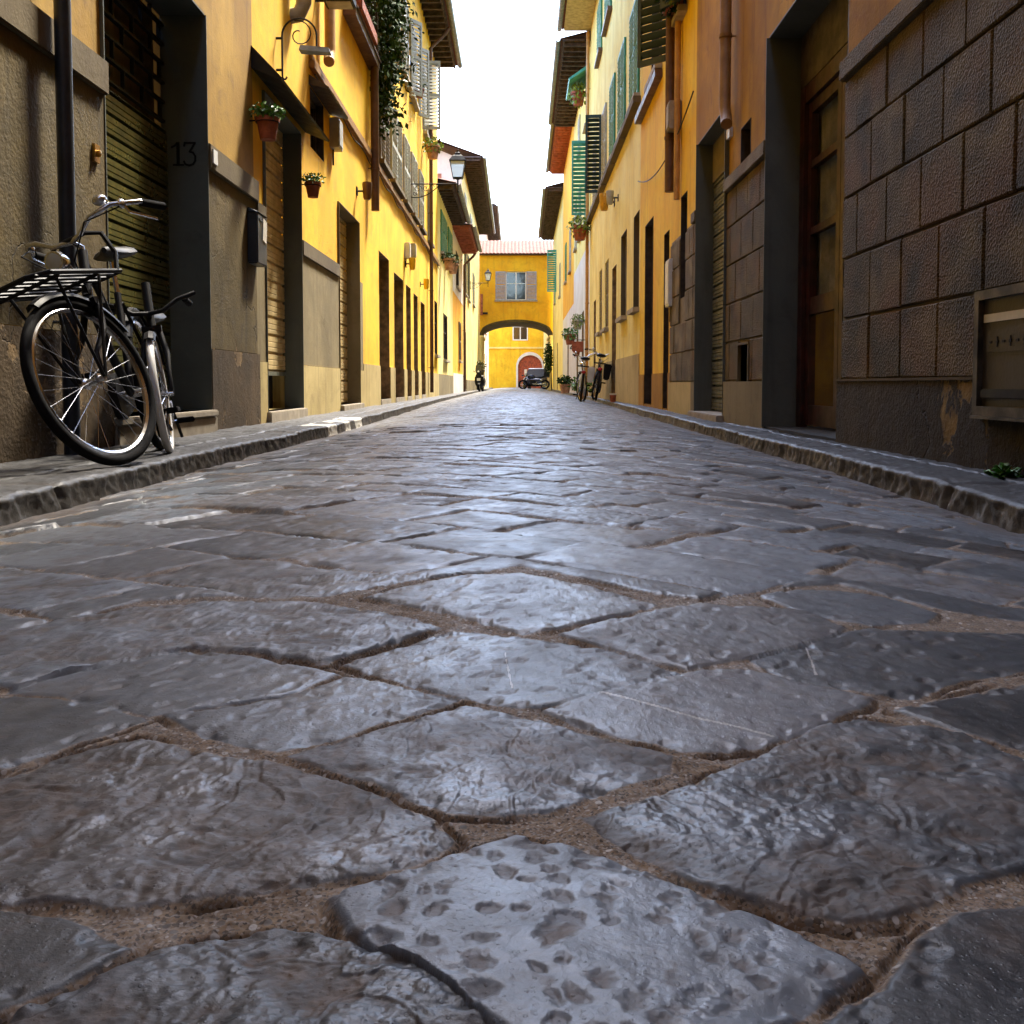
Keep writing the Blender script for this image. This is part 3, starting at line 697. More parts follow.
def leaf_mb(mb,o,u,w,h,th=.035,pitch=.055,n=None,midrail=True,chord=None):
    chord=(.98 if midrail else .80) if chord is None else chord
    """louvred shutter leaf: o lower corner, u horizontal direction, height along z"""
    o=Vector(o);u=Vector(u).normalized();z=Vector((0,0,1));n=z.cross(u)
    st=.05 if w>.3 else .04
    mb.obox(o,u,n,z,st,th,h); mb.obox(o+u*(w-st),u,n,z,st,th,h)
    for zz in ([0,h-.07]+([h*.5-.03] if midrail else [])): mb.obox(o+u*st+z*zz,u,n,z,w-2*st,th,.07)
    k=.09
    while k<h-.09:
        if not(midrail and abs(k-h*.5)<.06):
            a=o+u*st+z*k+n*.003; t=(n*.62+z*.78); mb.obox(a,u,t,z,w-2*st,pitch*chord,.010)
        k+=pitch
def roller_mb(mb,side,ya,yb,za,zb,d,pitch=.085,amp=.012,n=6):
    zz=[];dd=[]
    z=za
    while z<zb-1e-4:
        for k,(q,a) in enumerate((((0,-1.),(.09,-1.),(.12,1),(.30,1),(.33,.5),(.37,1),(.60,1),(.63,.5),(.67,1),(.93,1),(.96,-1.)) if n==6 else ((0,-1.2),(.10,-1.2),(.14,1),(.93,1),(.97,-1.2)))):
            if z+q*pitch<zb: zz.append(z+q*pitch);dd.append(a*amp)
        z+=pitch
    zz.append(zb);dd.append(0)
    vs=[];
    for a,b in zip(zz,dd): vs+= [FP(side,ya,a,d+b),FP(side,yb,a,d+b),FP(side,yb,a,d-.02),FP(side,ya,a,d-.02)]
    fs=[]
    for i in range(len(zz)-1):
        k=i*4; fs+=[(k,k+1,k+5,k+4),(k+2,k+3,k+7,k+6)]
    mb.add(vs,fs)
def eave(root,org,side,Y0,Y1,z,over,msoff,raft=True,gut=True,mgut='copper_gutter',thick=.05,roofd=3.6,rise=1.1,both=True):
    P=lambda Y,zz,d:FP(side,Y,zz,d)
    b=MB(); b.fbox(side,Y0,Y1,z,z+thick,-.3,over)
    if raft:
        y=Y0+.12
        while y<Y1-.1:
            b.fbox(side,y,y+.08,z-.10,z-.002,-.05,over-.06); y+=.42
        b.fbox(side,Y0,Y1,z-.03,z-.004,over-.055,over-.015)
    b.build('eave_soffit',M[msoff],root,org)
    # tiled slope with rounded tile courses
    t=MB(); nseg=max(2,int((Y1-Y0)/.055)); dd=[over+.05]; k=over+.05
    vs=[];rows=[over+.07,over*.5,-.3,-roofd]
    def zz(d): return z+thick+.03+(over-d)*(rise/(roofd+over))
    for i in range(nseg+1):
        y=Y0+(Y1-Y0)*i/nseg; w=.032*abs(math.sin(math.pi*(y-Y0)/.21))
        for d in rows: vs.append(P(y,zz(d)+w,d))
        vs.append(P(y,zz(rows[0])-.022,rows[0])); vs.append(P(y,zz(-roofd)-.25,-roofd))
    m=6; fs=[]
    for i in range(nseg):
        a=i*m;c=a+m
        fs+=[(a,a+1,c+1,c),(a+1,a+2,c+2,c+1),(a+2,a+3,c+3,c+2),(a,c,c+4,a+4),(a+4,c+4,c+5,a+5),(a+3,a+5,c+5,c+3)]
    t.add(vs,fs); t.build('roof',M['tiles'],root,org)
    if gut:
        g=MB(); x0=over+.06
        pr=[(math.cos(a)*.07,math.sin(a)*.07) for a in np.linspace(math.pi,2*math.pi,9)]
        pr2=[(math.cos(a)*.062,math.sin(a)*.062) for a in np.linspace(2*math.pi,math.pi,9)]
        vs=[];pp=pr+pr2
        for Y in (Y0,Y1):
            for a,c in pp: vs.append(P(Y,z+.05+c,x0+.06+a))
        n=len(pp); g.add(vs,[(i,(i+1)%n,n+(i+1)%n,n+i) for i in range(n)]+[tuple(range(n)),tuple(range(n,2*n))])
        g.build('gutter',M[mgut],root,org,smooth=True)
def fill(root,org,side,o):
    """what stands in an opening"""
    k=o['kind']; a,b,c,d=o['y0'],o['y1'],o['z0'],o['z1']; dp=-o.get('depth',.2)
    if k=='window':
        fr=MB(); w=.05
        fr.fbox(side,a,a+w,c,d,dp-.04,dp+.02);fr.fbox(side,b-w,b,c,d,dp-.04,dp+.02)
        fr.fbox(side,a+w,b-w,c,c+w,dp-.04,dp+.02);fr.fbox(side,a+w,b-w,d-w,d,dp-.04,dp+.02)
        m=(a+b)/2; fr.fbox(side,m-.025,m+.025,c+w,d-w,dp-.04,dp+.02); fr.fbox(side,a+w,m-.025,c+(d-c)*.6,c+(d-c)*.6+.03,dp-.035,dp+.015); fr.fbox(side,m+.025,b-w,c+(d-c)*.6,c+(d-c)*.6+.03,dp-.035,dp+.015)
        f=fr.build('window',M[o.get('mat','brown_door')],root,org)
        g=MB(); g.fbox(side,a+w,b-w,c+w,d-w,dp-.012,dp-.006); g.build('pane',M['glass'],f,org)
    elif k=='shut':      # louvred leaves closed in the opening
        m=(a+b)/2; X,s=frame_of(side)
        for (ya,yb) in ((a+.004,m-.004),(m+.004,b-.004)):
            q=MB(); p0=FP(side,ya,c,o.get('out',.03)); p1=FP(side,yb,c,o.get('out',.03))
            if side=='L': p0,p1=p1,p0; 
            leaf_mb(q,p0,Vector(p1)-Vector(p0),yb-ya,d-c,pitch=o.get('pitch',.07)); q.build('shutter',M[o.get('mat','shutter_green')],root,org)
    elif k=='roller':
        q=MB(); roller_mb(q,side,a,b,c+o.get('gap',0),d,dp,pitch=o.get('pitch',.085)); r=q.build('roller_shutter',M[o.get('mat','roller_beige')],root,org)
        q=MB(); q.fbox(side,a,b,c+o.get('gap',0)-.04,c+o.get('gap',0)-.001,dp-.015,dp+.02); q.build('bottom_rail',M['roller_grey'],r,org)
    elif k=='door':
        q=MB(); w=.07; q.fbox(side,a,a+w,c,d,dp-.05,dp+.02);q.fbox(side,b-w,b,c,d,dp-.05,dp+.02);q.fbox(side,a+w,b-w,d-w,d,dp-.05,dp+.02)
        mt=M[o.get('mat','brown_door')]
        r=q.build('door_frame',mt,root,org)
        q=MB(); q.fbox(side,a+w,b-w,c,d-w,dp-.045,dp-.02)
        m=(a+b)/2; hh=d-c
        for (ya,yb) in ((a+w+.06,m-.05),(m+.05,b-w-.06)):
            for (za,zb) in ((.08,.34),(.39,.66),(.71,.94)): q.fbox(side,ya,yb,c+hh*za,c+hh*zb,dp-.02,dp-.006)
        dr=q.build('door',mt,root,org)
        q=MB(); p=FP(side,m-.05,c+1.0,dp+.03); q.ellip(p,.025,.025,.025,8,5); q.tube([p,FP(side,m-.05,c+1.0,dp-.02)],.01,6); q.build('handle',M['brass'],dr,org)
    if k in('door','window') and not o.get('nojamb'):
        jm=M[o.get('jamb','jamb' if k=='door' else 'jamb_dark')]; q=MB(); q.fbox(side,b-.010,b-.003,c,d-.010,dp+.021,.004); q.fbox(side,a+.003,a+.010,c,d-.010,dp+.021,.004); q.fbox(side,a+.010,b-.010,d-.010,d-.003,dp+.021,.004); q.build('door_jamb' if k=='door' else 'window_reveal',jm,root,org)
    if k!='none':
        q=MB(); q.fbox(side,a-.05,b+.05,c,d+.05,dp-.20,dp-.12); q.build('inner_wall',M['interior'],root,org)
def sill(mb,side,ya,yb,z,h=.06,out=.12,d0=0): mb.fbox(side,ya-.06,yb+.06,z-h,z,d0-.1,out)
def building(side,Y0,Y1,H,wall,label,ops,depth=6.5,low=None,name='townhouse',group='old houses along the street',zb=-.25,sills=True):
    org=(FP(side,(Y0+Y1)/2,0,0)[0],(Y0+Y1)/2,SIDE_Z)
    root=empty(name,org,label,'house',group)
    zl=zb if low is None else low
    m=MB(); up=[o for o in ops if o['z1']>zl]
    wall_sheet(m,side,Y0,Y1,zl,H,0,up,.2)
    m.build('wall',M[wall],root,org)
    sh=MB()
    P=lambda Y,z,d:FP(side,Y,z,d)
    sh.fbox(side,Y0,Y0+.3,zb,H,-depth,-.352); sh.fbox(side,Y1-.3,Y1,zb,H,-depth,-.352); sh.fbox(side,Y0+.3,Y1-.3,zb,H,-depth,-depth+.3)
    sh.build('outer_wall',M[wall],root,org)
    for o in ops:
        fill(root,org,side,o)
        if sills and o['kind'] in('window','shut') and not o.get('nosill'):
            q=MB(); sill(q,side,o['y0'],o['y1'],o['z0'],.07,.10); q.build('window_sill',M[o.get('sillmat','stone_sill')],root,org)
    return root,org
def lower(root,org,side,Y0,Y1,z0,z1,out,ops,mat,name='dado'):
    ops=[o for o in ops if o['z0']<z1]
    thru=sorted([o for o in ops if o['z0']<=z0+.4 and o['z1']>=z1 and o['y1']>Y0 and o['y0']<Y1],key=lambda o:o['y0'])
    a=Y0; segs=[]
    for o in thru:
        if o['y0']-a>.01: segs.append((a,o['y0']))
        if o['z0']>z0+.01: 
            m=MB(); m.fbox(side,max(o['y0'],Y0),min(o['y1'],Y1),z0,o['z0'],-.34,out-.012); m.build(name,M[mat],root,org)
        a=max(a,o['y1'])
    if Y1-a>.01: segs.append((a,Y1))
    for a,b in segs:
        m=MB(); wall_sheet(m,side,a,b,z0,z1,out,[o for o in ops if o['y1']>a+.01 and o['y0']<b-.01],.2,back=-.34); m.build(name,M[mat],root,org)
def O(y0,y1,z0,z1,kind,depth=.2,**k): return dict(y0=y0,y1=y1,z0=z0,z1=z1,kind=kind,depth=depth,**k)
def pipe(root,org,side,Y,z0,z1,r,mat,d=None,foot=None,brk=True,top=None):
    d=r+.03 if d is None else d
    pts=[FP(side,Y,z0,d),FP(side,Y,z1,d)]
    if foot=='elbow': pts=[FP(side,Y-.18,z0-.16,d+.02),FP(side,Y-.07,z0-.09,d)]+[FP(side,Y,z0+.02,d)]+pts[1:]
    if foot=='elbowin': pts=[FP(side,Y,z0-.12,-.05),FP(side,Y,z0-.10,d*.6),FP(side,Y,z0,d)]+pts[1:]
    if top=='gut': pts=pts[:-1]+[FP(side,Y,z1-.5,d),FP(side,Y,z1-.15,.45),FP(side,Y,z1,.55)]
    q=MB(); q.tube(pts,r,12)
    z=z0+.6
    while z<z1 and brk: q.tube([FP(side,Y,z,d),FP(side,Y,z+.03,d)],r*1.18,12); q.tube([FP(side,Y,z+.015,0),FP(side,Y,z+.015,d)],.008,6); z+=1.9
    return q.build('drainpipe',M[mat],root,org,smooth=True)
# ================================================================== LEFT HOUSE, number 13
y13a,y13b=LY(103,200),LY(205,200)
zt13=HZ(201,14,y13b)
opsA=[O(y13a,y13b,.13,zt13,'none',.29)]
rA,oA=building('L',-12,LY(252,60),13.0,'ochre_near','near ochre stucco house with brown dado and the number 13 doorway beside the leaning bicycles',opsA,low=1.86)  # height above the view raised to darken the near street

lower(rA,oA,'L',-12,LY(252,60),.56,1.86,.015,opsA,'dado_brown')
lower(rA,oA,'L',-12,LY(252,60),-.25,.555,.035,opsA,'plinth_worn','plinth')
YA1=LY(252,60)
for ya,yb in((-12,y13a-.0),(y13b+.0,YA1)):
    q=MB(); q.fbox('L',ya,yb,1.80,1.97,0,.045); q.build('string_course',M['band'],rA,oA,bevel=.006)
# painted surround of the doorway, shutter, grille
q=MB(); D=.29
q.fbox('L',y13b-.012,y13b-.002,.13,zt13-.012,-D,.030); q.fbox('L',y13a+.002,y13a+.012,.13,zt13-.012,-D,.020); q.fbox('L',y13a+.012,y13b-.012,zt13-.012,zt13-.002,-D,.02)
q.build('door_surround',M['grey_paint'],rA,oA)
zs=HZ(159,120,6.9)
q=MB(); roller_mb(q,'L',y13a+.012,y13b-.012,.15,zs-.04,-D+.02,pitch=.125,amp=.02); rs_=q.build('roller_shutter',M['roller_green'],rA,oA,smooth=False)
q=MB()
z=zs; row=0
while z<zt13-.02:
    q.fbox('L',y13a+.012,y13b-.012,z,z+.018,-D,-D+.03); y=y13a+.05+(row%2)*.16
    while y<y13b-.05: q.fbox('L',y,y+.016,z+.018,min(z+.13,zt13-.02),-D+.002,-D+.026); y+=.32
    z+=.13; row+=1
q.build('door_grille',M['dark_iron'],rA,oA)
q=MB(); q.fbox('L',y13a,y13b,zs-.035,zt13,-D-.2,-D-.05); q.build('inner_wall',M['dark_wood'],rA,oA)
q=MB(); q.fbox('L',y13a,y13b+.02,-.22,.085,-D-.02,.06); q.fbox('L',y13a,y13b,.087,.13,-D-.02,.075); q.build('door_step',M['stone_sill'],rA,oA,bevel=.008)
# figures 13 painted on the reveal facing the street's near end
def glyph(side,Y,x0,x1,z0,z1,strokes,th,mat,root,org,name='number'):
    q=MB()
    for st in strokes:
        pts=[(x0+(x1-x0)*u,Y,z0+(z1-z0)*v) for u,v in st]
        for a,b in zip(pts,pts[1:]):
            A=Vector(a);B=Vector(b);dv=(B-A); L=dv.length
            if L<1e-6: continue
            dv/=L; n=Vector((-dv.z,0,dv.x))*th/2
            e=dv*th*.35
            q.hexa([A-n-e,B-n+e,B+n+e,A+n-e]+[p+Vector((0,-.004,0)) for p in (A-n-e,B-n+e,B+n+e,A+n-e)])
    return q.build(name,M[mat],root,org)
Yp=y13b-.0145
def pz(px,py): x,y,z=ray(px,py); t=Yp/y; return x*t,CAMZ+z*t
xa,za=pz(172,165); xb,zb_=pz(183,143); xc,_=pz(184,165); xd,_=pz(196,165)
glyph('L',Yp,xa,xb,za,zb_,[[(.0,.80),(.3,.88),(.5,1.0),(.5,.0)],[(.62,1.0),(.62,0)],[(.15,.0),(1.0,.0)]],.012,'black_paint',rA,oA)
arc=[(.5+.45*math.cos(a),.27+.27*math.sin(a)) for a in np.linspace(R(200),R(450),12)]
arc=[(.02,.18),(.10,.04),(.35,-.02),(.7,.02),(.95,.18),(.98,.36),(.82,.54),(.55,.60)]
glyph('L',Yp,xc,xd,za,zb_,[[(.05,.86),(.10,1.0),(.95,1.0)],[(.95,1.0),(.5,.60)],[(.5,.60),(.78,.56),(.96,.40),(.96,.20),(.78,.04),(.45,-.02),(.12,.03),(.02,.16)]],.013,'black_paint',rA,oA)
# blue drainpipe by the bicycle
pipe(rA,oA,'L',4.63,-.02,10.0,.037,'blue_pipe',d=.09)
q=MB(); q.fbox('L',5.10,5.16,1.43,1.52,.015,.03); q.lathe(FP('L',5.13,1.475,.03),[(.018,0),(.018,.015),(.0001,.02)],12,'x'); q.build('doorbell',M['brass'],rA,oA)
q=MB(); q.fbox('L',y13b+.03,y13b+.13,1.84,1.94,.045,.056); q.build('name_plate',M['white_paint'],rA,oA,bevel=.002)
eave(rA,oA,'L',-12,YA1,13.0,.85,'soffit_wood')
# ================================================================== LEFT yellow house (shutters, climbing plant)
g2a,g2b=LY(263,200),LY(300,250); g3a,g3b=LY(338,300),LY(358.5,300)
YB1=LY(437.5,200)
opsB=[O(g2a,g2b,.07,2.80,'roller',.17,mat='roller_beige',gap=.36,pitch=.17),
 O(g3a,g3b,.05,2.52,'roller',.17,mat='roller_beige',pitch=.15),
 O(LY(312),LY(325),2.80,3.42,'window',.10,mat='dark_wood',nosill=True)]
for pa,pb,zt in((379,389,2.42),(394,403,2.30),(406,410.5,2.28),(413.5,417.5,2.24),(420.5,424.5,2.2)):
    opsB.append(O(LY(pa),LY(pb),.06,zt,'door',.17,mat='brown_door'))
opsB+= [O(LY(434.3),LY(437),1.1,2.55,'window',.05,mat='dark_wood')]
for pa,pb,mt in((379.5,388.5,'shutter_brown'),(391,401,'shutter_grey'),(403.5,409.3,'shutter_grey'),(411.3,416.6,'shutter_grey'),(419,423,'shutter_grey'),(428,431,'shutter_grey')):
    opsB.append(O(LY(pa),LY(pb),3.85,5.10,'shut',.1,mat=mt,sillmat='band',out=.005))
for pa,pb in((391,400),(403,408.5),(410.8,416),(424,429)):
    opsB.append(O(LY(pa),LY(pb),6.25,7.75,'shut',.1,mat='shutter_grey',out=.005))
rB,oB=building('L',YA1,YB1,9.05,'yellow_left','long bright yellow house with grey louvred shutters and two rolling garage shutters',opsB,low=1.72)
def split_lower(root,org,side,segs,ops):
    for (ya,yb,z0,z1,out,mat,nm) in segs: lower(root,org,side,ya,yb,z0,z1,out,[o for o in ops if o['y1']>ya and o['y0']<yb],mat,nm)
ymid=LY(362,300)
split_lower(rB,oB,'L',[(YA1,ymid,.50,1.72,.012,'dado_grey','dado'),(YA1,ymid,-.25,.497,.022,'dado_yellow','plinth'),
  (ymid,YB1,.60,1.72,.002,'yellow_left','dado'),(ymid,YB1,-.25,.597,.02,'dado_yellow','plinth')],opsB)
for ya,yb,z in((YA1,g2a-.02,1.66),(g2b+.02,g3a-.02,1.60)):
    q=MB(); q.fbox('L',ya,yb,z,z+.15,0,.035); q.build('string_course',M['band'],rB,oB,bevel=.005)
q=MB(); q.fbox('L',10.6,YB1,3.60,3.68,0,.06); q.fbox('L',10.6,YB1,3.685,3.75,0,.035); q.build('string_course',M['orange_pipe'],rB,oB,bevel=.006)
# painted dark reveal frames
for a,b,zt,mt in((g2a,g2b,2.80,'grey_paint'),(g3a,g3b,2.52,'dado_grey')):
    q=MB(); q.fbox('L',b-.010,b-.002,.05,zt-.01,-.168,.026); q.fbox('L',a+.002,a+.010,.05,zt-.01,-.168,.026); q.fbox('L',a+.01,b-.01,zt-.01,zt-.002,-.168,.02); q.build('door_surround',M[mt],rB,oB)
q=MB(); q.fbox('L',g2a-.04,g2b+.02,-.2,.07,-.17,.06); q.build('door_step',M['stone_sill'],rB,oB,bevel=.008)
q=MB(); q.fbox('L',g3a-.02,g3b+.02,-.2,.05,-.17,.07); q.build('door_step',M['stone_sill'],rB,oB,bevel=.008)
for o in opsB:
    if o['kind']=='door':
        q=MB(); q.fbox('L',o['y0'],o['y1'],-.2,.06,-.16,.03); q.build('door_step',M['stone_sill'],rB,oB)
# sloping metal hood over the second shutter
q=MB(); ya,yb=LY(251,60),LY(305,128)
P=lambda Y,z,d:FP('L',Y,z,d)
q.hexa([P(ya,2.88,.0),P(yb,2.88,.0),P(yb,2.78,.24),P(ya,2.78,.24),P(ya,3.06,.0),P(yb,3.06,.0),P(yb,2.80,.25),P(ya,2.80,.25)])
q.build('door_hood',M['dark_iron'],rB,oB)
q=MB(); ya,yb=LY(311),LY(332); q.hexa([P(ya,3.43,.0),P(yb,3.43,.0),P(yb,3.38,.2),P(ya,3.38,.2),P(ya,3.53,.0),P(yb,3.53,.0),P(yb,3.40,.21),P(ya,3.40,.21)]); q.build('window_hood',M['dark_wood'],rB,oB)
pipe(rB,oB,'L',LY(375,150,.1),2.85,9.0,.06,'brown_pipe',d=.10,brk=True)
pipe(rB,oB,'L',LY(304,30,.12),3.95,9.0,.075,'grey_plastic',d=.12,foot='elbowin')
pipe(rB,oB,'L',LY(330,40,.1),3.98,9.0,.06,'tan_pipe',d=.1,foot='elbow')
pipe(rB,oB,'L',LY(431.5,200,.1),.1,9.0,.045,'brown_pipe',d=.09,top='gut')
eave(rB,oB,'L',YA1,YB1,9.05,.52,'soffit_wood')
# one leaf stands open across the street
yo=LY(420.5,100)+.1
X0=FP('L',yo,6.15,.03); q=MB(); leaf_mb(q,X0,(1,.10,0),.42,1.55,pitch=.075); q.build('shutter',M['shutter_grey'],rB,oB,label='open grey shutter standing out from the wall')
yo=LY(412.5,100)
for yy,ww in ((LY(409.5,80),.36),(LY(417.5,80),.36)):
    q=MB(); leaf_mb(q,FP('L',yy,6.25,.04),(.55,.83,0),ww,1.5,pitch=.075); q.build('shutter',M['shutter_grey'],rB,oB)
# terrace ledge
q=MB(); ya,yb=LY(343,5),LY(369,72); q.fbox('L',ya,yb,4.92,5.02,0,.16); q.fbox('L',ya,yb,5.021,5.05,0,.18); q.build('balcony_ledge',M['brown_pipe'],rB,oB)
q=MB()
for k in range(14): 
    y=ya+.05+(yb-ya-.1)*k/13; q.tube([FP('L',y,5.05,.15),FP('L',y,5.85,.15)],.008,6)
q.tube([FP('L',ya,5.85,.15),FP('L',yb,5.85,.15)],.014,6); q.build('railing',M['dark_iron'],rB,oB)
# cables
def cable(pts,r,root,org,name='cable'):
    q=MB(); q.tube(pts,r,6); q.build(name,M['dark_iron'],root,org)
cable([FP('L',y,3.56-.06*math.sin((y-10.7)*1.9)**2,.045) for y in np.linspace(10.7,YB1-.1,60)],.009,rB,oB)
# ================================================================== further left houses
YE1=LY(452.5,240)
opsC=[O(LY(443.2),LY(447.2),1.05,2.45,'window',.05,mat='dark_wood'),
 O(LY(440.3,230),LY(446,230),4.15,5.35,'shut',.1,mat='shutter_green',out=.005),O(LY(447.5,230),LY(451.3,230),4.15,5.35,'shut',.1,mat='shutter_green',out=.005)]
rC,oC=building('L',YB1,YE1,5.85,'yellow_far','low pale yellow house with green shutters, dark plank eave and flower pots',opsC,low=.6)
lower(rC,oC,'L',YB1,YE1,-.25,.597,.02,opsC,'dado_grey','plinth')
eave(rC,oC,'L',YB1,YE1,5.85,.45,'soffit_wood',rise=.9)
YF1=LY(462.5,240)
opsD=[O(LY(458.3),LY(460.2),1.2,2.7,'shut',.1,mat='shutter_brown',out=.005),O(LY(455.5,250),LY(458.5,250),3.9,5.2,'window',.12,mat='white_paint')]
rD,oD=building('L',YE1,YF1,5.75,'orange_yellow','narrow deep yellow house with a white upper patch and a red plank eave',opsD,low=.7)
lower(rD,oD,'L',YE1,YF1,-.25,.697,.02,opsD,'white_wall','plinth')
q=MB(); wall_sheet(q,'L',YE1+.02,YF1-.02,3.55,5.70,.012,[opsD[1]],.1,back=0); q.build('painted_panel',M['white_wall'],rD,oD)
eave(rD,oD,'L',YE1,YF1,5.75,.62,'soffit_red',rise=.9)
pipe(rD,oD,'L',YF1-.2,.0,5.7,.05,'brown_pipe',top='gut')
YG1=61.8
opsE=[O(LY(464.2),LY(466.0),4.2,6.2,'shut',.1,mat='shutter_dark',out=.005),O(LY(467.3),LY(469.2),4.2,6.2,'shut',.1,mat='shutter_dark',out=.005),
      O(LY(464.4),LY(465.9),.1,2.6,'door',.15,mat='brown_door'),O(LY(472.5),LY(474),4.4,6.0,'shut',.1,mat='shutter_grey',out=.005),
      O(LY(464.6),LY(466),7.2,8.5,'shut',.1,mat='shutter_grey',out=.005),O(LY(470),LY(471.6),7.2,8.5,'shut',.1,mat='shutter_grey',out=.005)]
rE,oE=building('L',YF1,YG1,9.5,'yellow_far','tall house with a pink gable end and yellow street front next to the archway',opsE,low=.5)
lower(rE,oE,'L',YF1,YG1,-.25,.497,.02,opsE,'dado_grey','plinth')
q=MB(); q.add([(-2.05-.05,YF1-.03,-.2),(-8.6,YF1-.03,-.2),(-8.6,YF1-.03,11.2),(-5.3,YF1-.03,10.9),(-2.05-.02,YF1-.03,9.52),(-2.1,YF1+.05,-.2),(-8.6,YF1+.05,-.2),(-8.6,YF1+.05,11.2),(-5.3,YF1+.05,10.9),(-2.07,YF1+.05,9.52)],
  [(0,1,2,3,4),(5,9,8,7,6),(0,5,6,1),(1,6,7,2),(2,7,8,3),(3,8,9,4),(4,9,5,0)]); q.build('gable_wall',M['pink_wall'],rE,oE)
eave(rE,oE,'L',YF1-.5,YG1,9.5,.8,'soffit_wood',rise=1.7,roofd=4.0)
q=MB(); q.box(-3.2,-2.9,YF1-.045,YF1-.03,8.55,8.95); q.build('vent',M['soffit_red'],rE,oE)
# beyond the arch, left
rG,oG=building('L',67.6,84,12.2,'pink_wall','pale pink house rising beyond the archway on the left',[O(70,71,4,5.6,'shut',.1,mat='shutter_grey'),O(74,75,4,5.6,'shut',.1,mat='shutter_grey'),O(68.6,69.6,.1,2.5,'door',.15,mat='shutter_grey'),O(72,73,.1,2.5,'door',.15,mat='car_paint'),O(76,77.1,.1,2.5,'door',.15,mat='brown_door')],low=3.6)
lower(rG,oG,'L',67.6,84,-.25,3.6,.0,[O(68.6,69.6,.1,2.5,'door',.15),O(72,73,.1,2.5,'door',.15),O(76,77.1,.1,2.5,'door',.15)],'white_wall','lower_wall')
eave(rG,oG,'L',67.4,84,12.2,.9,'soffit_wood',rise=1.2)
# ================================================================== ARCHWAY over the street
XA,XB=FP('L',62,0,0)[0]-.0,FP('R',62,0,0)[0]
oA2=((XA+XB)/2,62,0); rArch=empty('archway_house',oA2,'orange-yellow house bridging the street on a low arch with a grey-shuttered window','archway')
q=MB(); n=24; xs=np.linspace(XA+.0,XB-.0,n+1); cxm=(XA+XB)/2; hw=(XB-XA)/2
zb=[3.30+.82*math.sqrt(max(0,1-((x-cxm)/hw)**2))**1.0 if abs(x-cxm)<hw else 3.3 for x in xs]
zb[0]=zb[-1]=3.30
wx0,wx1,wz0,wz1=(506-512)/1000*62,(526-512)/1000*62,HZ(512,300,62),HZ(512,271.5,62)
Yf,Yk=62.0,67.0
# front and back skins as columns, split round the window
def col_face(Y,hole):
    xx=cuts(list(xs)+([wx0,wx1] if hole else []),xs[0],xs[-1])
    for a,b in zip(xx,xx[1:]):
        za,zb2=np.interp(a,xs,zb),np.interp(b,xs,zb); m=(a+b)/2
        if hole and wx0<m<wx1:
            q.quad((a,Y,za),(b,Y,zb2),(b,Y,wz0),(a,Y,wz0)); q.quad((a,Y,wz1),(b,Y,wz1),(b,Y,8.2),(a,Y,8.2))
        else: q.quad((a,Y,za),(b,Y,zb2),(b,Y,8.2),(a,Y,8.2))
col_face(Yk,False); q.build('wall',M['bridge_yellow'],rArch,oA2); q=MB(); col_face(Yf,True)
for a,b in((wx0,wx0),(wx1,wx1)): q.quad((a,Yf,wz0),(a,Yf+.2,wz0),(a,Yf+.2,wz1),(a,Yf,wz1))
q.quad((wx0,Yf,wz0),(wx1,Yf,wz0),(wx1,Yf+.2,wz0),(wx0,Yf+.2,wz0)); q.quad((wx0,Yf,wz1),(wx1,Yf,wz1),(wx1,Yf+.2,wz1),(wx0,Yf+.2,wz1))
q.build('wall',M['bridge_yellow'],rArch,oA2)
q=MB()
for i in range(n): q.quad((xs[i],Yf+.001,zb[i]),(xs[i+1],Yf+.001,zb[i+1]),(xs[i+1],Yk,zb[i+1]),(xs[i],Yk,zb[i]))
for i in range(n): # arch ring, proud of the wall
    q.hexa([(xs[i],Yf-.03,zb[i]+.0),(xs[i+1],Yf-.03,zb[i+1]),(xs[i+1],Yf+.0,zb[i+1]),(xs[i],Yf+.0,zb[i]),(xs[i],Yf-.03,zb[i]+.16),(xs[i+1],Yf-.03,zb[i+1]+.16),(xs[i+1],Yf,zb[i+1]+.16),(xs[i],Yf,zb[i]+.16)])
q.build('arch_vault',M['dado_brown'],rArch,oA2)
for s_,X0_,nm in((1,XA,0),(-1,XB,0)):
    q=MB(); q.box(min(X0_,X0_+s_*.16),max(X0_,X0_+s_*.16),Yf,Yk,-.25,3.32); q.box(min(X0_,X0_+s_*.22),max(X0_,X0_+s_*.22),Yf-.02,Yk,3.18,3.31); q.build('arch_pier',M['yellow_far'],rArch,oA2)
# window, shutters
q=MB(); w=.05
for a,b,c,d in((wx0,wx0+w,wz0,wz1),(wx1-w,wx1,wz0,wz1),(wx0+w,wx1-w,wz0,wz0+w),(wx0+w,wx1-w,wz1-w,wz1),((wx0+wx1)/2-.04,(wx0+wx1)/2+.04,wz0+w,wz1-w)): q.box(a,b,Yf+.10,Yf+.16,c,d)
for s in(0,1):
    a=wx0+w if s==0 else (wx0+wx1)/2+.04; q.box(a,a+.52,Yf+.11,Yf+.15,wz0+1.0,wz0+1.03)
fw=q.build('window',M['white_paint'],rArch,oA2)
q=MB(); q.box(wx0+w,wx1-w,Yf+.125,Yf+.135,wz0+w,wz1-w); q.build('pane',M['glass'],fw,oA2)
q=MB(); q.box(wx0+w,wx1-w,Yf+.30,Yf+.31,wz0,wz1); q.build('curtain',M['curtain'],fw,oA2)
for a in(wx0-.64,wx1+.02):
    q=MB(); leaf_mb(q,(a,Yf-.04,wz0),(1,0,0),.62,wz1-wz0,pitch=.08); q.build('shutter',M['lilac_grey'],rArch,oA2)
q=MB(); q.box(wx0-.7,wx1+.7,Yf-.12,Yf+.0,wz0-.10,wz0-.01); q.build('window_sill',M['stone_sill'],rArch,oA2)
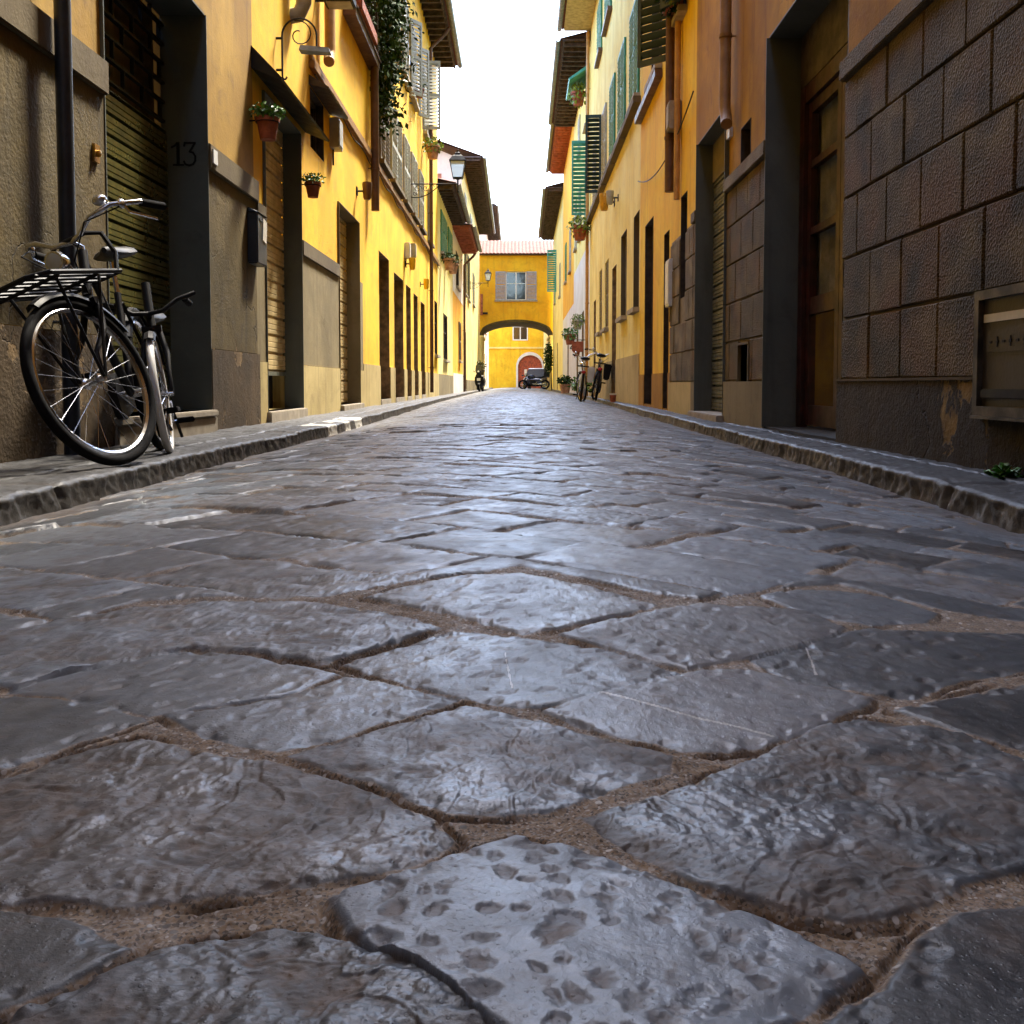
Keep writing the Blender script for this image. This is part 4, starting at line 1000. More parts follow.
q=MB(); q.box(XA-.05,XB+.05,Yf-.35,Yf+.0,8.2,8.26); q.build('eave_soffit',M['soffit_wood'],rArch,oA2)
q=MB(); nseg=120; vs=[];ya_,yb_,ym_=Yf-.42,Yk+.4,(Yf+Yk)/2
for i in range(nseg+1):
    x=XA-.1+(XB-XA+.2)*i/nseg; w_=.045*abs(math.sin(math.pi*i/nseg*21))
    for (y,z) in((ya_,8.27),(ym_,9.45),(yb_,8.27)): vs.append((x,y,z+w_))
    vs.append((x,yb_,8.24)); vs.append((x,ya_,8.24))
fs=[]
for i in range(nseg):
    a=i*5;c=a+5; fs+=[(a,a+1,c+1,c),(a+1,a+2,c+2,c+1),(a+2,a+3,c+3,c+2),(a+3,a+4,c+4,c+3),(a+4,a,c,c+4)]
fs+=[(0,1,2,3,4),tuple(nseg*5+k for k in range(5))]
q.add(vs,fs); q.build('roof',M['tiles'],rArch,oA2)
q=MB(); q.box(XA+.05,XA+.20,Yf-.05,Yf,4.55,5.85); q.build('wall_plaque',M['soffit_red'],rArch,oA2)
q=MB(); q.box(XA+.20,XA+.50,Yf-.16,Yf,4.60,4.72); q.build('bracket_shelf',M['dark_iron'],rArch,oA2)
# ================================================================== end house with the red arched door
def dist_house():
    Y=92.; org=(1.0,Y,0); r=empty('end_house',org,'bright yellow house closing the street beyond the arch with a red arched door','house')
    x0,x1=(518-512)/1000*Y,(542-512)/1000*Y; zs_,zt=1.9,2.95
    q=MB(); m=(x0+x1)/2; hw=(x1-x0)/2
    N=16; xa=[m-hw*math.cos(math.pi*i/N) for i in range(N+1)]; za=[zs_+(zt-zs_)*math.sin(math.pi*i/N) for i in range(N+1)]
    q.quad((-14,Y,-.3),(x0,Y,-.3),(x0,Y,9.5),(-14,Y,9.5)); q.quad((x1,Y,-.3),(16,Y,-.3),(16,Y,9.5),(x1,Y,9.5))
    for i in range(N): q.quad((xa[i],Y,za[i]),(xa[i+1],Y,za[i+1]),(xa[i+1],Y,9.5),(xa[i],Y,9.5)); q.quad((xa[i],Y,za[i]),(xa[i+1],Y,za[i+1]),(xa[i+1],Y+.3,za[i+1]),(xa[i],Y+.3,za[i]))
    for xx in(x0,x1): q.quad((xx,Y,-.3),(xx,Y+.3,-.3),(xx,Y+.3,zs_),(xx,Y,zs_))
    q.box(-14,16,Y+.4,Y+6,-.3,9.49); q.build('wall',M['yellow_right'],r,org)
    q=MB()
    pts=[(x0,-.1),(x1,-.1)]+list(zip(xa,za))[::-1]
    k=len(pts); q.add([(a,Y+.2,b) for a,b in pts]+[(a,Y+.26,b) for a,b in pts],[tuple(range(k)),tuple(range(k,2*k))]+[(i,(i+1)%k,k+(i+1)%k,k+i) for i in range(k)])
    q.box(m-.03,m+.03,Y+.17,Y+.199,-.1,zt-.05)
    d=q.build('door',M['red_door'],r,org); q=MB(); q.box(m-.52,m-.28,Y+.16,Y+.198,1.15,1.65); q.build('notice',M['paper'],d,org)
    q=MB()
    for i in range(N): 
        f=lambda x,z,g:(m+(x-m)*g,z if g==1 else zs_+(z-zs_)*1.28)
        a,b=(xa[i],za[i]),(xa[i+1],za[i+1]); A,B=f(*a,1.16),f(*b,1.16)
        q.hexa([(a[0],Y-.03,a[1]),(b[0],Y-.03,b[1]),(b[0],Y-.001,b[1]),(a[0],Y-.001,a[1]),(A[0],Y-.03,A[1]),(B[0],Y-.03,B[1]),(B[0],Y-.001,B[1]),(A[0],Y-.001,A[1])])
    q.box(m-hw*1.16,x0,Y-.03,Y-.001,-.1,zs_); q.box(x1,m+hw*1.16,Y-.03,Y-.001,-.1,zs_)
    q.build('door_surround',M['white_wall'],r,org)
    q=MB(); q.box(-14,16,Y-.1,Y,3.55,3.7); q.build('string_course',M['pale_yellow'],r,org)
    q=MB(); q.box(m-1.6,m-.2,Y-.05,Y-.001,4.3,5.6); f=q.build('window',M['white_paint'],r,org)
    q=MB(); q.box(m-1.5,m-.95,Y-.06,Y-.051,4.4,5.5); q.box(m-.85,m-.3,Y-.06,Y-.051,4.4,5.5); q.build('pane',M['glass'],f,org)
    q=MB(); q.box(-14.5,16.5,Y-.6,Y+6.5,9.5,9.7); q.build('roof',M['tiles'],r,org)
dist_house()
# side walls beyond the arch, right
rH,oH=building('R',67.2,91.5,9.0,'yellow_far','yellow house beyond the archway on the right with closed brown shutters',[O(70,71,1.2,2.6,'shut',.1,mat='shutter_brown'),O(76,77,1.2,2.6,'shut',.1,mat='shutter_brown')])
eave(rH,oH,'R',67.2,91.5,9.0,.7,'soffit_wood')
# ================================================================== RIGHT stone-faced house
dA,dB=RY(845,250),RY(769,250); sA,sB=RY(728.3,250),RY(699,250)
ztd=HZ(770,37,dB); zts=HZ(698,144,sB)
YR1=RY(695.5,200)
opsR=[O(dA,dB,.0,ztd,'none',.24),O(sA,sB,-.02,zts,'none',.17),O(RY(751,150),RY(741,150),2.09,2.40,'window',.2,mat='dark_wood',nosill=True),O(RY(751,360),RY(741,360),HZ(745,382,8.1),HZ(745,345,8.1),'none',.15)]
rR,oR=building('R',-12,YR1,15.0,'orange_right','near orange house faced with rough dark stone blocks, with a deep glazed doorway',opsR,low=1.97,sills=False)  # unseen upper walls made taller to keep sun off the near street
M['stone_block_near']=M['stone_block']
def blocks(root,org,side,segs,zrows,mat,ph=0.,out=.019,L=.43,pb=.6):
    gap=.006
    for (ya,yb) in segs:
        q=MB()
        for r_,(za,zb2) in enumerate(zip(zrows,zrows[1:])):
            off=(r_%2)*.5*L+ph; k=math.floor((ya-off)/L)
            while True:
                a=off+k*L; b=a+L; k+=1
                if a>=yb: break
                jt=.03*math.sin(k*12.9+r_*7); 
                A,B=max(a+jt,ya),min(b+.03*math.sin((k+1)*12.9+r_*7),yb)
                if B-A<.04: 
                    continue
                c=.006; o2=out+random.uniform(-.003,.003)
                P=lambda Y,z,d:FP(side,Y+(random.uniform(-.004,.004) if d>0 else 0),z+(random.uniform(-.0035,.0035) if d>0 else 0),d)
                A+=gap*.5+.003;B-=gap*.5+.003;z0_=za+gap*.5+.003;z1_=zb2-gap*.5-.003
                q.add([P(A,z0_,.0),P(B,z0_,.0),P(B,z1_,.0),P(A,z1_,.0),P(A,z0_,o2-c),P(B,z0_,o2-c),P(B,z1_,o2-c),P(A,z1_,o2-c),P(A+c,z0_+c,o2),P(B-c,z0_+c,o2),P(B-c,z1_-c,o2),P(A+c,z1_-c,o2)],
                   [(0,1,5,4),(1,2,6,5),(2,3,7,6),(3,0,4,7),(4,5,9,8),(5,6,10,9),(6,7,11,10),(7,4,8,11),(8,9,10,11)])
        q.build('stone_facing',M[mat],root,org)
zr=[.335,.665,.995,1.325,1.655,1.965]
lower(rR,oR,'R',-12,YR1,.33,1.965,.0,opsR,'mortar_line','backing_wall')
niche=(RY(751,360),RY(741,360))
blocks(rR,oR,'R',[(-12,dA),(dB,sA),(sB,YR1)],zr[1:],'stone_block')
blocks(rR,oR,'R',[(-12,dA),(dB,niche[0]-.03),(niche[1]+.03,sA),(sB,YR1)],zr[:2],'stone_block')
for ya,yb,mt in((-12,dA,'near_plinth'),(dB,sA,'dado_grey'),(sB,YR1,'dado_grey')): lower(rR,oR,'R',ya,yb,-.25,.33,.034,[],mt,'plinth')
for ya,yb in((-12,dA),(dB,sA),(sB,YR1)):
    q=MB(); q.fbox('R',ya,yb,1.967,2.075,0,.05); q.build('string_course',M['stone_block_pale'],rR,oR,bevel=.006)
q=MB(); q.fbox('R',-12,dA-.001,.326,.338,.0,.040); q.build('plinth_edge',M['band'],rR,oR)
# doorway surround, lintel, glazed door
Dd=.24
q=MB(); q.fbox('R',dB-.012,dB-.002,0,ztd-.012,-Dd,.040); q.fbox('R',dA+.002,dA+.012,0,ztd-.012,-Dd,.0); q.fbox('R',dA+.012,dB-.012,ztd-.012,ztd-.002,-Dd,.02)
q.build('door_surround',M['grey_paint'],rR,oR)
zl=HZ(793,82,7.1)
q=MB(); q.fbox('R',dA+.012,dB-.012,zl,ztd-.012,-Dd-.02,-Dd+.03); q.build('lintel',M['dark_wood'],rR,oR)
a,b=dA+.012,dB-.012
q=MB(); q.fbox('R',a,a+.09,0,zl,-Dd-.02,-Dd+.03);q.fbox('R',b-.11,b,0,zl,-Dd-.02,-Dd+.03);q.fbox('R',a+.09,b-.11,zl-.12,zl-.001,-Dd-.02,-Dd+.025); fr=q.build('door_frame',M['red_wood'],rR,oR)
mid=(a+b)/2
for (ya,yb) in((a+.095,mid-.005),(mid+.005,b-.115)):
    q=MB(); st=.075; zt_=zl-.125
    q.fbox('R',ya,ya+st,.02,zt_,-Dd-.05,-Dd+.0);q.fbox('R',yb-st,yb,.02,zt_,-Dd-.05,-Dd+.0)
    for (z0_,z1_) in((.02,.16),(.80,.92),(1.36,1.41),(1.83,1.88),(zt_-.08,zt_)): q.fbox('R',ya+st,yb-st,z0_,z1_,-Dd-.048,-Dd-.002)
    dr=q.build('door',M['red_wood'],rR,oR)
    q=MB(); q.fbox('R',ya+st,yb-st,.16,zt_-.08,-Dd-.030,-Dd-.024); q.build('pane',M['door_glass'] if 'door_glass' in M else M['glass'],dr,oR)
q=MB(); N=70; vs=[]
for i in range(N+1):
    y=a+.1+(b-a-.2)*i/N; d=-Dd-.075+.016*math.sin(i*1.1)+.006*math.sin(i*2.9)
    for z_ in(.86,zl-.15): vs.append(FP('R',y,z_,d))
    for z_ in(zl-.15,.86): vs.append(FP('R',y,z_,d-.006))
q.add(vs,[f for i in range(N) for f in((i*4,i*4+1,i*4+5,i*4+4),(i*4+2,i*4+3,i*4+7,i*4+6))]); q.build('curtain',M['curtain'],rR,oR,smooth=True)
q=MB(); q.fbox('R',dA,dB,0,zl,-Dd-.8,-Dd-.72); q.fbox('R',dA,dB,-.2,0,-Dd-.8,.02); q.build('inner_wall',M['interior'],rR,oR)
# roller shutter bay
q=MB(); q.fbox('R',sB-.010,sB-.002,-.02,zts-.01,-.17,.04); q.fbox('R',sA+.002,sA+.010,-.02,zts-.01,-.17,.04); q.fbox('R',sA+.01,sB-.01,zts-.01,zts-.002,-.17,.02); q.build('door_surround',M['grey_paint'],rR,oR)
z2=HZ(712,176,9.9)
q=MB(); q.fbox('R',sA+.01,sB-.01,z2,zts-.01,-.20,-.13); q.build('lintel',M['dado_grey'],rR,oR)
q=MB(); roller_mb(q,'R',sA+.01,sB-.01,.04,z2-.002,-.16,pitch=.125,amp=.018); q.build('roller_shutter',M['roller_grey'],rR,oR)
q=MB(); q.fbox('R',sA-.05,sB+.02,-.2,.035,-.25,.10); q.build('door_step',M['stone_sill'],rR,oR,bevel=.008)
# niche with pale edge
q=MB(); ya,yb=niche; z0_,z1_=HZ(745,382,8.1),HZ(745,345,8.1)
q.fbox('R',ya-.028,ya,z0_-.01,z1_+.015,-.1,.03);q.fbox('R',yb,yb+.028,z0_-.01,z1_+.015,-.1,.03);q.fbox('R',ya,yb,z1_,z1_+.02,-.1,.03); q.build('niche_frame',M['band'],rR,oR)
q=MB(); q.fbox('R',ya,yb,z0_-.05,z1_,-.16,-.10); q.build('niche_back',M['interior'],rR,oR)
pipe(rR,oR,'R',RY(726,50,.08),2.62,9.9,.048,'orange_pipe',d=.085,foot='elbow')
q=MB(); q.fbox('R',RY(733,130),RY(729,130),2.42,2.50,0,.03); q.build('name_plate',M['white_paint'],rR,oR)
eave(rR,oR,'R',-12,YR1,15.0,.9,'soffit_wood')
# ================================================================== RIGHT yellow house
YS1=RY(640.5,200)
opsS=[O(RY(686.5),RY(680.5),1.28,2.42,'window',.2,mat='dark_wood',nosill=True),O(RY(669),RY(664),.0,2.2,'door',.12,mat='brown_door',jamb='jamb_dark'),O(RY(653),RY(645),.02,2.62,'door',.12,mat='dark_wood',jamb='jamb_dark'),
      O(RY(684),RY(677.5),4.45,6.0,'window',.12,mat='brown_door'),O(RY(660),RY(650),4.45,6.0,'window',.12,mat='brown_door'),O(RY(666),RY(658),6.9,8.3,'shut',.1,mat='shutter_green',out=.005)]
rS,oS=building('R',YR1,YS1,11.6,'yellow_right','saturated yellow house on the right with dark open shutters and a brown drainpipe',opsS,low=2.0)  # extra height out of view, added to shade the near end
yq=RY(671.5,300)
lower(rS,oS,'R',YR1,yq,.0,2.0,.0,opsS,'mortar_line','backing_wall'); lower(rS,oS,'R',yq,YS1,-.25,2.0,.0,opsS,'yellow_right','lower_wall')
wS=opsS[0]
blocks(rS,oS,'R',[(YR1,wS['y0']),(wS['y1'],yq)],zr[2:],'stone_block_pale'); blocks(rS,oS,'R',[(YR1,yq)],zr[:3],'stone_block_pale')
lower(rS,oS,'R',YR1,yq,-.25,.33,.034,[],'dado_yellow','plinth')
lower(rS,oS,'R',yq,YS1,-.25,.45,.012,opsS,'orange_right','plinth')
q=MB(); q.fbox('R',RY(662.5,90),YS1,4.26,4.36,0,.10); q.build('string_course',M['brown_pipe'],rS,oS)
pipe(rS,oS,'R',RY(670.5,150,.09),1.98+.55,9.85,.055,'brown_pipe',d=.1)
pipe(rS,oS,'R',RY(676.5,100,.06),2.4,9.85,.035,'tan_pipe',d=.05,brk=False)
# open dark louvre leaf near
q=MB(); p0=Vector(FP('R',11.9,4.10,.03)); p1=Vector((1.545,12.22,4.10)); leaf_mb(q,p0,p1-p0,.50,1.75,pitch=.10,midrail=False); q.build('shutter',M['shutter_dark'],rS,oS,label='dark green shutter leaf standing open over the street')
q=MB(); p0=Vector(FP('R',10.95,4.45,.03)); leaf_mb(q,p0,(-.5,.86,0),.42,1.55,pitch=.08); q.build('shutter',M['shutter_dark'],rS,oS)
eave(rS,oS,'R',YR1,YS1,11.6,.75,'soffit_pale',raft=False)
cable([FP('R',y,3.05+.25*((y-10.4)/4.6-.5)**2*4,.05) for y in np.linspace(10.4,YS1-.1,20)],.008,rS,oS)
# ================================================================== RIGHT pale house
YT1=RY(590,200)
opsT=[O(RY(639),RY(633.5),1.50,3.0,'window',.10,mat='pale_w',jamb='band'),O(RY(626.5),RY(621),1.50,3.0,'window',.10,mat='pale_w',jamb='band'),O(RY(616.3),RY(612.3),.0,2.62,'door',.10,mat='brown_door'),
 O(RY(608.5),RY(605),1.50,2.95,'shut',.12,mat='shutter_brown',out=-.06),O(RY(602),RY(599.3),1.50,2.95,'shut',.12,mat='shutter_brown',out=-.06),O(RY(596),RY(594),.0,2.4,'door',.10,mat='brown_door')]
M['pale_w']=M['stone_sill']
for pa,pb,mt in((640,631.5,'shutter_green'),(626.3,619.7,'shutter_green'),(616,611.3,'shutter_green'),(607.3,603.6,'shutter_grey'),(597,594.6,'shutter_grey')):
    opsT.append(O(RY(pa,60),RY(pb,60),4.78,6.35,'shut',.1,mat=mt,out=.005))
for pa,pb in((628,621),(612,606),(602.5,598.6)): opsT.append(O(RY(pa,20),RY(pb,20),7.95,9.2,'shut',.1,mat='shutter_green',out=.005,sillmat='brown_pipe'))
rT,oT=building('R',YS1,YT1,9.75,'pale_yellow','pale cream-yellow house on the right with green upper shutters and an arched doorway',opsT,low=.78)
lower(rT,oT,'R',YS1,YT1,-.25,.777,.012,opsT,'dado_yellow','plinth')
y=YS1+.1
k=0
while y<YT1-.5:
    k+=1; y+=.01
    break
for (ya,yb) in((YS1+.02,RY(626.8,60)),(RY(626.5,60)+.05,RY(616.3,60)),(RY(616,60)+.05,RY(607.6,60)),(RY(607.4,60)+.05,YT1-.05)):
    q=MB(); q.fbox('R',ya,yb,4.60,4.70,0,.12); q.build('string_course',M['band'],rT,oT)
eave(rT,oT,'R',YS1+.0,YT1,9.75,.72,'soffit_pale',raft=False)
q=MB(); p0=Vector(FP('R',23.0,4.65,.03)); leaf_mb(q,p0,(-1,.12,0),.36,1.75,pitch=.10,midrail=False); q.build('shutter',M['shutter_dark'],rT,oT,label='open dark louvred shutter leaf')
pipe(rT,oT,'R',YT1-.12,-.02,9.7,.045,'tan_pipe',d=.08)
# arched door head
# ================================================================== RIGHT further houses
def far(side,Y0,Y1,H,mat,label,ops,over,soff,low=None,lowmat=None,**k):
    r,o=building(side,Y0,Y1,H,mat,label,ops,low=low)
    if low: lower(r,o,side,Y0,Y1,-.25,low-.003,.0,ops,lowmat,'lower_wall')
    eave(r,o,side,Y0,Y1,H,over,soff,**k); return r,o
YU1=36.
rU,oU=far('R',YT1,YU1,9.5,'pale_yellow','pale house with a white ground floor, teal open shutter and dark rafter eave',[O(28.2,29.2,4.9,6.5,'shut',.1,mat='shutter_teal',out=.005),O(31.5,32.4,4.9,6.5,'shut',.1,mat='shutter_grey',out=.005),O(34,34.8,4.9,6.5,'shut',.1,mat='shutter_grey',out=.005),O(28.4,29.3,7.6,8.8,'window',.12,mat='white_paint'),O(32,33,7.6,8.8,'shut',.1,mat='shutter_grey',out=.005),O(29.9,30.8,.0,2.5,'door',.15,mat='brown_door'),O(33,33.9,.0,2.5,'door',.15,mat='shutter_grey')],.75,'soffit_wood',low=4.2,lowmat='white_wall')
q=MB(); leaf_mb(q,Vector(FP('R',27.5,4.9,.03)),(-1,.05,0),.46,2.0,pitch=.11,midrail=False); q.build('shutter',M['shutter_teal'],rU,oU,label='teal louvred leaf standing open')
q=MB(); P=lambda Y,z,d:FP('R',Y,z,d); q.hexa([P(27.6,8.9,0),P(29.6,8.9,0),P(29.6,8.55,.55),P(27.6,8.55,.55),P(27.6,9.0,0),P(29.6,9.0,0),P(29.6,8.6,.57),P(27.6,8.6,.57)]); q.build('awning',M['shutter_teal'],rU,oU)
rV,oV=far('R',YU1,46.,9.9,'orange_yellow','deep yellow house with a red soffit further down on the right',[O(38,39,4.6,6.2,'shut',.1,mat='shutter_grey',out=.005),O(42,43,4.6,6.2,'shut',.1,mat='shutter_green',out=.005),O(40,41,.0,2.5,'door',.15,mat='brown_door')],.62,'soffit_red',low=3.2,lowmat='white_wall')
rW,oW=far('R',46.,61.8,9.2,'yellow_far','pale yellow house touching the archway on the right',[O(49,50,4.6,6.2,'shut',.1,mat='shutter_grey',out=.005),O(53,54,.0,2.5,'door',.15,mat='brown_door'),O(57,57.8,4.9,6.4,'shut',.1,mat='shutter_teal',out=.005)],.75,'soffit_wood')
q=MB(); leaf_mb(q,Vector(FP('R',54.5,5.3,.03)),(-1,.05,0),.50,2.25,pitch=.12,midrail=False); q.build('shutter',M['shutter_teal'],rW,oW,label='tall teal shutter leaf standing open near the arch')
# chimney / antenna mast
q=MB(); q.tube([(-2.35,46,9.8),(-2.35,46,13.0)],.02,6)
for k in range(5): q.tube([(-2.7+.02*k,46,12.9-.22*k*.5),(-2.0-.02*k,46,12.9-.22*k*.5)],.008,5)
tag(q.build('roof_antenna',M['dark_iron'],None,(0,0,0)),'thin television antenna on the roof of the pink-gabled house','antenna')
# ================================================================== foliage
def leaves(mb,c,rad,n,size,seed=0,hang=0,fn=None):
    rs=random.Random(seed)
    for i in range(n):
        if fn: p=Vector(fn(rs))
        else:
            while True:
                v=Vector((rs.uniform(-1,1),rs.uniform(-1,1),rs.uniform(-1,1)))
                if v.length<1: break
            p=Vector(c)+Vector((v.x*rad[0],v.y*rad[1],v.z*rad[2]))
        s=size*rs.uniform(.6,1.3)
        d=Vector((rs.uniform(-1,1),rs.uniform(-1,1),rs.uniform(-.9,.6)-hang)).normalized()
        w=d.cross(Vector((rs.uniform(-1,1),rs.uniform(-1,1),rs.uniform(-1,1)))).normalized(); n_=d.cross(w)
        mb.add([p,p+d*s*.45+w*s*.30+n_*s*.06,p+d*s,p+d*s*.45-w*s*.30+n_*s*.06],[(0,1,2),(0,2,3)])
def stems(mb,base,rad,n,h,seed=0,r=.004):
    rs=random.Random(seed)
    for i in range(n):
        a=rs.uniform(0,6.28); q=rs.uniform(.2,1)
        p1=Vector(base)+Vector((math.cos(a)*rad*q*.4,math.sin(a)*rad*q*.4,h*.5)); p2=Vector(base)+Vector((math.cos(a)*rad*q,math.sin(a)*rad*q,h*rs.uniform(.7,1)))
        mb.tube([base,p1,p2],[r,r*.8,r*.4],5)
# ---- terracotta wall pots
def wall_pot(side,Y,z,sz,label,mat='terracotta',leafm='leaf',n=130,seed=1,spread=1.2,hang=0,d=None,group='potted plants hanging on the facades'):
    d=sz*.62+.03 if d is None else d
    org=FP(side,Y,z,d); r=empty('potted_plant',org,label,'plant pot',group)
    q=MB(); q.lathe(org,[(sz*.32,0),(sz*.46,sz*.74),(sz*.52,sz*.74),(sz*.52,sz*.92),(sz*.45,sz*.92),(sz*.43,sz*.80),(.001,sz*.80)],16); q.build('pot',M[mat],r,org,smooth=True)
    q=MB(); w=FP(side,Y,z,0); q.tube([(w[0],Y,z+sz*.8),(org[0]-(org[0]-w[0])*.2,Y,z+sz*.84)],.006,6); q.torus((org[0],org[1],z+sz*.72),sz*.49,.005,'z',20,6); q.build('hanger',M['dark_iron'],r,org)
    q=MB(); stems(q,(org[0],org[1],z+sz*.8),sz*.6*spread,9,sz*.7,seed); q.build('stem',M['leaf_dark'],r,org)
    q=MB(); leaves(q,(org[0],org[1],z+sz*(1.15-.35*hang)),(sz*.62*spread,sz*.75*spread,sz*(.36+.5*hang)),n,sz*.24,seed,hang); q.build('foliage',M[leafm],r,org)
    return r
wall_pot('L',LY(268,130,.15),2.28,.19,'terracotta pot of small white-green flowers beside the dark metal hood',seed=3,n=220,spread=1.25,leafm='leaf')
wall_pot('L',LY(310,190,.1),2.17,.16,'small terracotta pot with bright green leaves under the dark little window',seed=4,n=160,leafm='leaf')
wall_pot('L',23.6,5.55,.34,'flower pot with trailing greens below the open grey shutter',seed=5,mat='terracotta_pale',leafm='leaf_bright',n=160,hang=.6)
wall_pot('L',21.3,6.3,.20,'reddish pot on the upper sill beside the grey shutters',seed=6,n=70,mat='terracotta',leafm='leaf_dark')
wall_pot('L',31.2,3.72,.34,'pale clay pot with dry leaves below the green shutters',seed=7,mat='terracotta_pale',leafm='leaf_olive',n=120)
wall_pot('L',29.3,3.62,.36,'dusty grey-green bush in a clay pot, nearer than the pale pot below the green shutters',seed=8,mat='terracotta_pale',leafm='leaf_dark',n=160,hang=.4)
wall_pot('R',27.0,4.15,.42,'brown pot with trailing fern under the open teal louvred leaf',seed=9,mat='brown_pipe' if False else 'terracotta',leafm='leaf_bright',n=220,hang=.6)
wall_pot('R',28.3,8.05,.40,'brown pot with yellow-green creeper high beneath the teal awning',seed=10,mat='terracotta',leafm='leaf_bright',n=220,hang=.9)
wall_pot('R',30.5,1.15,.24,'dark green bush in a wall pot, lowest of the pots on the white wall',seed=11,mat='terracotta',leafm='leaf_dark',n=200,spread=1.4)
wall_pot('R',33.0,1.6,.38,'leafy pot hanging on the white wall behind the parked bicycle',seed=12,mat='terracotta',leafm='leaf',n=220,hang=.5)
wall_pot('R',29.3,1.9,.30,'light green trailing plant on the white wall, highest of the low pots',seed=13,mat='grey_plastic',leafm='leaf_bright',n=200,hang=.9)
# ---- climbing plant
org=FP('L',16.2,2.0,.0); r=empty('climbing_plant',org,'dark ivy hanging thick over the yellow wall next to a brown drainpipe','climber')
def ivy(rs):
    while True:
        y=rs.gauss(15.8,.8); z=rs.uniform(4.1,9.0); d=abs(rs.gauss(0,.17))+.03
        lim=4.05+abs(y-15.6)*1.1+ (.5 if rs.random()<.5 else 0)
        if 14.5<y<18.6 and z>lim: return FP('L',y,z,d)
q=MB(); leaves(q,None,None,9500,.095,21,.5,ivy); q.build('foliage',M['leaf_dark'],r,org)
q=MB(); leaves(q,None,None,1100,.08,23,.5,ivy); q.build('young_foliage',M['leaf_olive'],r,org)
q=MB()
rs=random.Random(4)
for k in range(14):
    y=15.0+rs.random()*1.8; pts=[FP('L',y+.12*math.sin(j*1.1+k),9-j*.5,.05+.03*math.sin(j+k)) for j in range(int(rs.uniform(5,10)))]; q.tube(pts,[.014*(1-.06*j) for j in range(len(pts))],5)
q.build('stem',M['dark_wood'],r,org)
# terrace plants
org=FP('L',13.4,5.05,.1); r=empty('balcony_plant',org,'leafy plants growing behind the railing of the red ledge','plant')
q=MB(); leaves(q,FP('L',13.6,5.45,.1),(.14,.9,.38),700,.07,31); q.build('foliage',M['leaf_dark'],r,org)
q=MB(); q.fbox('L',12.9,14.3,5.051,5.2,.02,.22); q.build('planter',M['terracotta'],r,org,bevel=.01)
# hanging laundry / plant at the top right
org=FP('R',11.1,4.4,.1); r=empty('window_plant',org,'plant trailing from an upper sill at the edge of the orange wall','plant')
q=MB(); leaves(q,FP('R',11.2,4.72,.16),(.12,.55,.30),500,.075,33,.6); q.build('foliage',M['leaf_dark'],r,org)
q=MB(); leaves(q,FP('R',11.0,4.68,.2),(.10,.30,.26),110,.07,34,.6); q.build('young_foliage',M['leaf_bright'],r,org)
q=MB(); q.fbox('R',10.7,11.7,4.52,4.70,.02,.2); q.build('planter',M['terracotta'],r,org,bevel=.01)
# weed on the right pavement
wx,wy=GP(1003,478,SIDE_Z); org=(wx,wy,SIDE_Z); r=empty('weed',org,'small green weed rooted between the wall and the right pavement','weed')
q=MB(); rs=random.Random(2)
for k in range(34):
    a=rs.uniform(0,6.28); L=rs.uniform(.04,.085); el=rs.uniform(.1,1.1); d=Vector((math.cos(a)*math.cos(el),math.sin(a)*math.cos(el),math.sin(el))); w=d.cross(Vector((0,0,1))).normalized()*L*.26; p=Vector(org)+Vector((rs.uniform(-.035,.035),rs.uniform(-.03,.03),0))
    q.add([p,p+d*L*.4+w,p+d*L*.8+w*.7,p+d*L-Vector((0,0,L*.2)),p+d*L*.8-w*.7,p+d*L*.4-w],[(0,1,2),(0,2,3),(0,3,4),(0,4,5)])
q.build('foliage',M['leaf'],r,org); q=MB(); stems(q,org,.05,8,.05,3,.002); q.build('stem',M['leaf'],r,org)
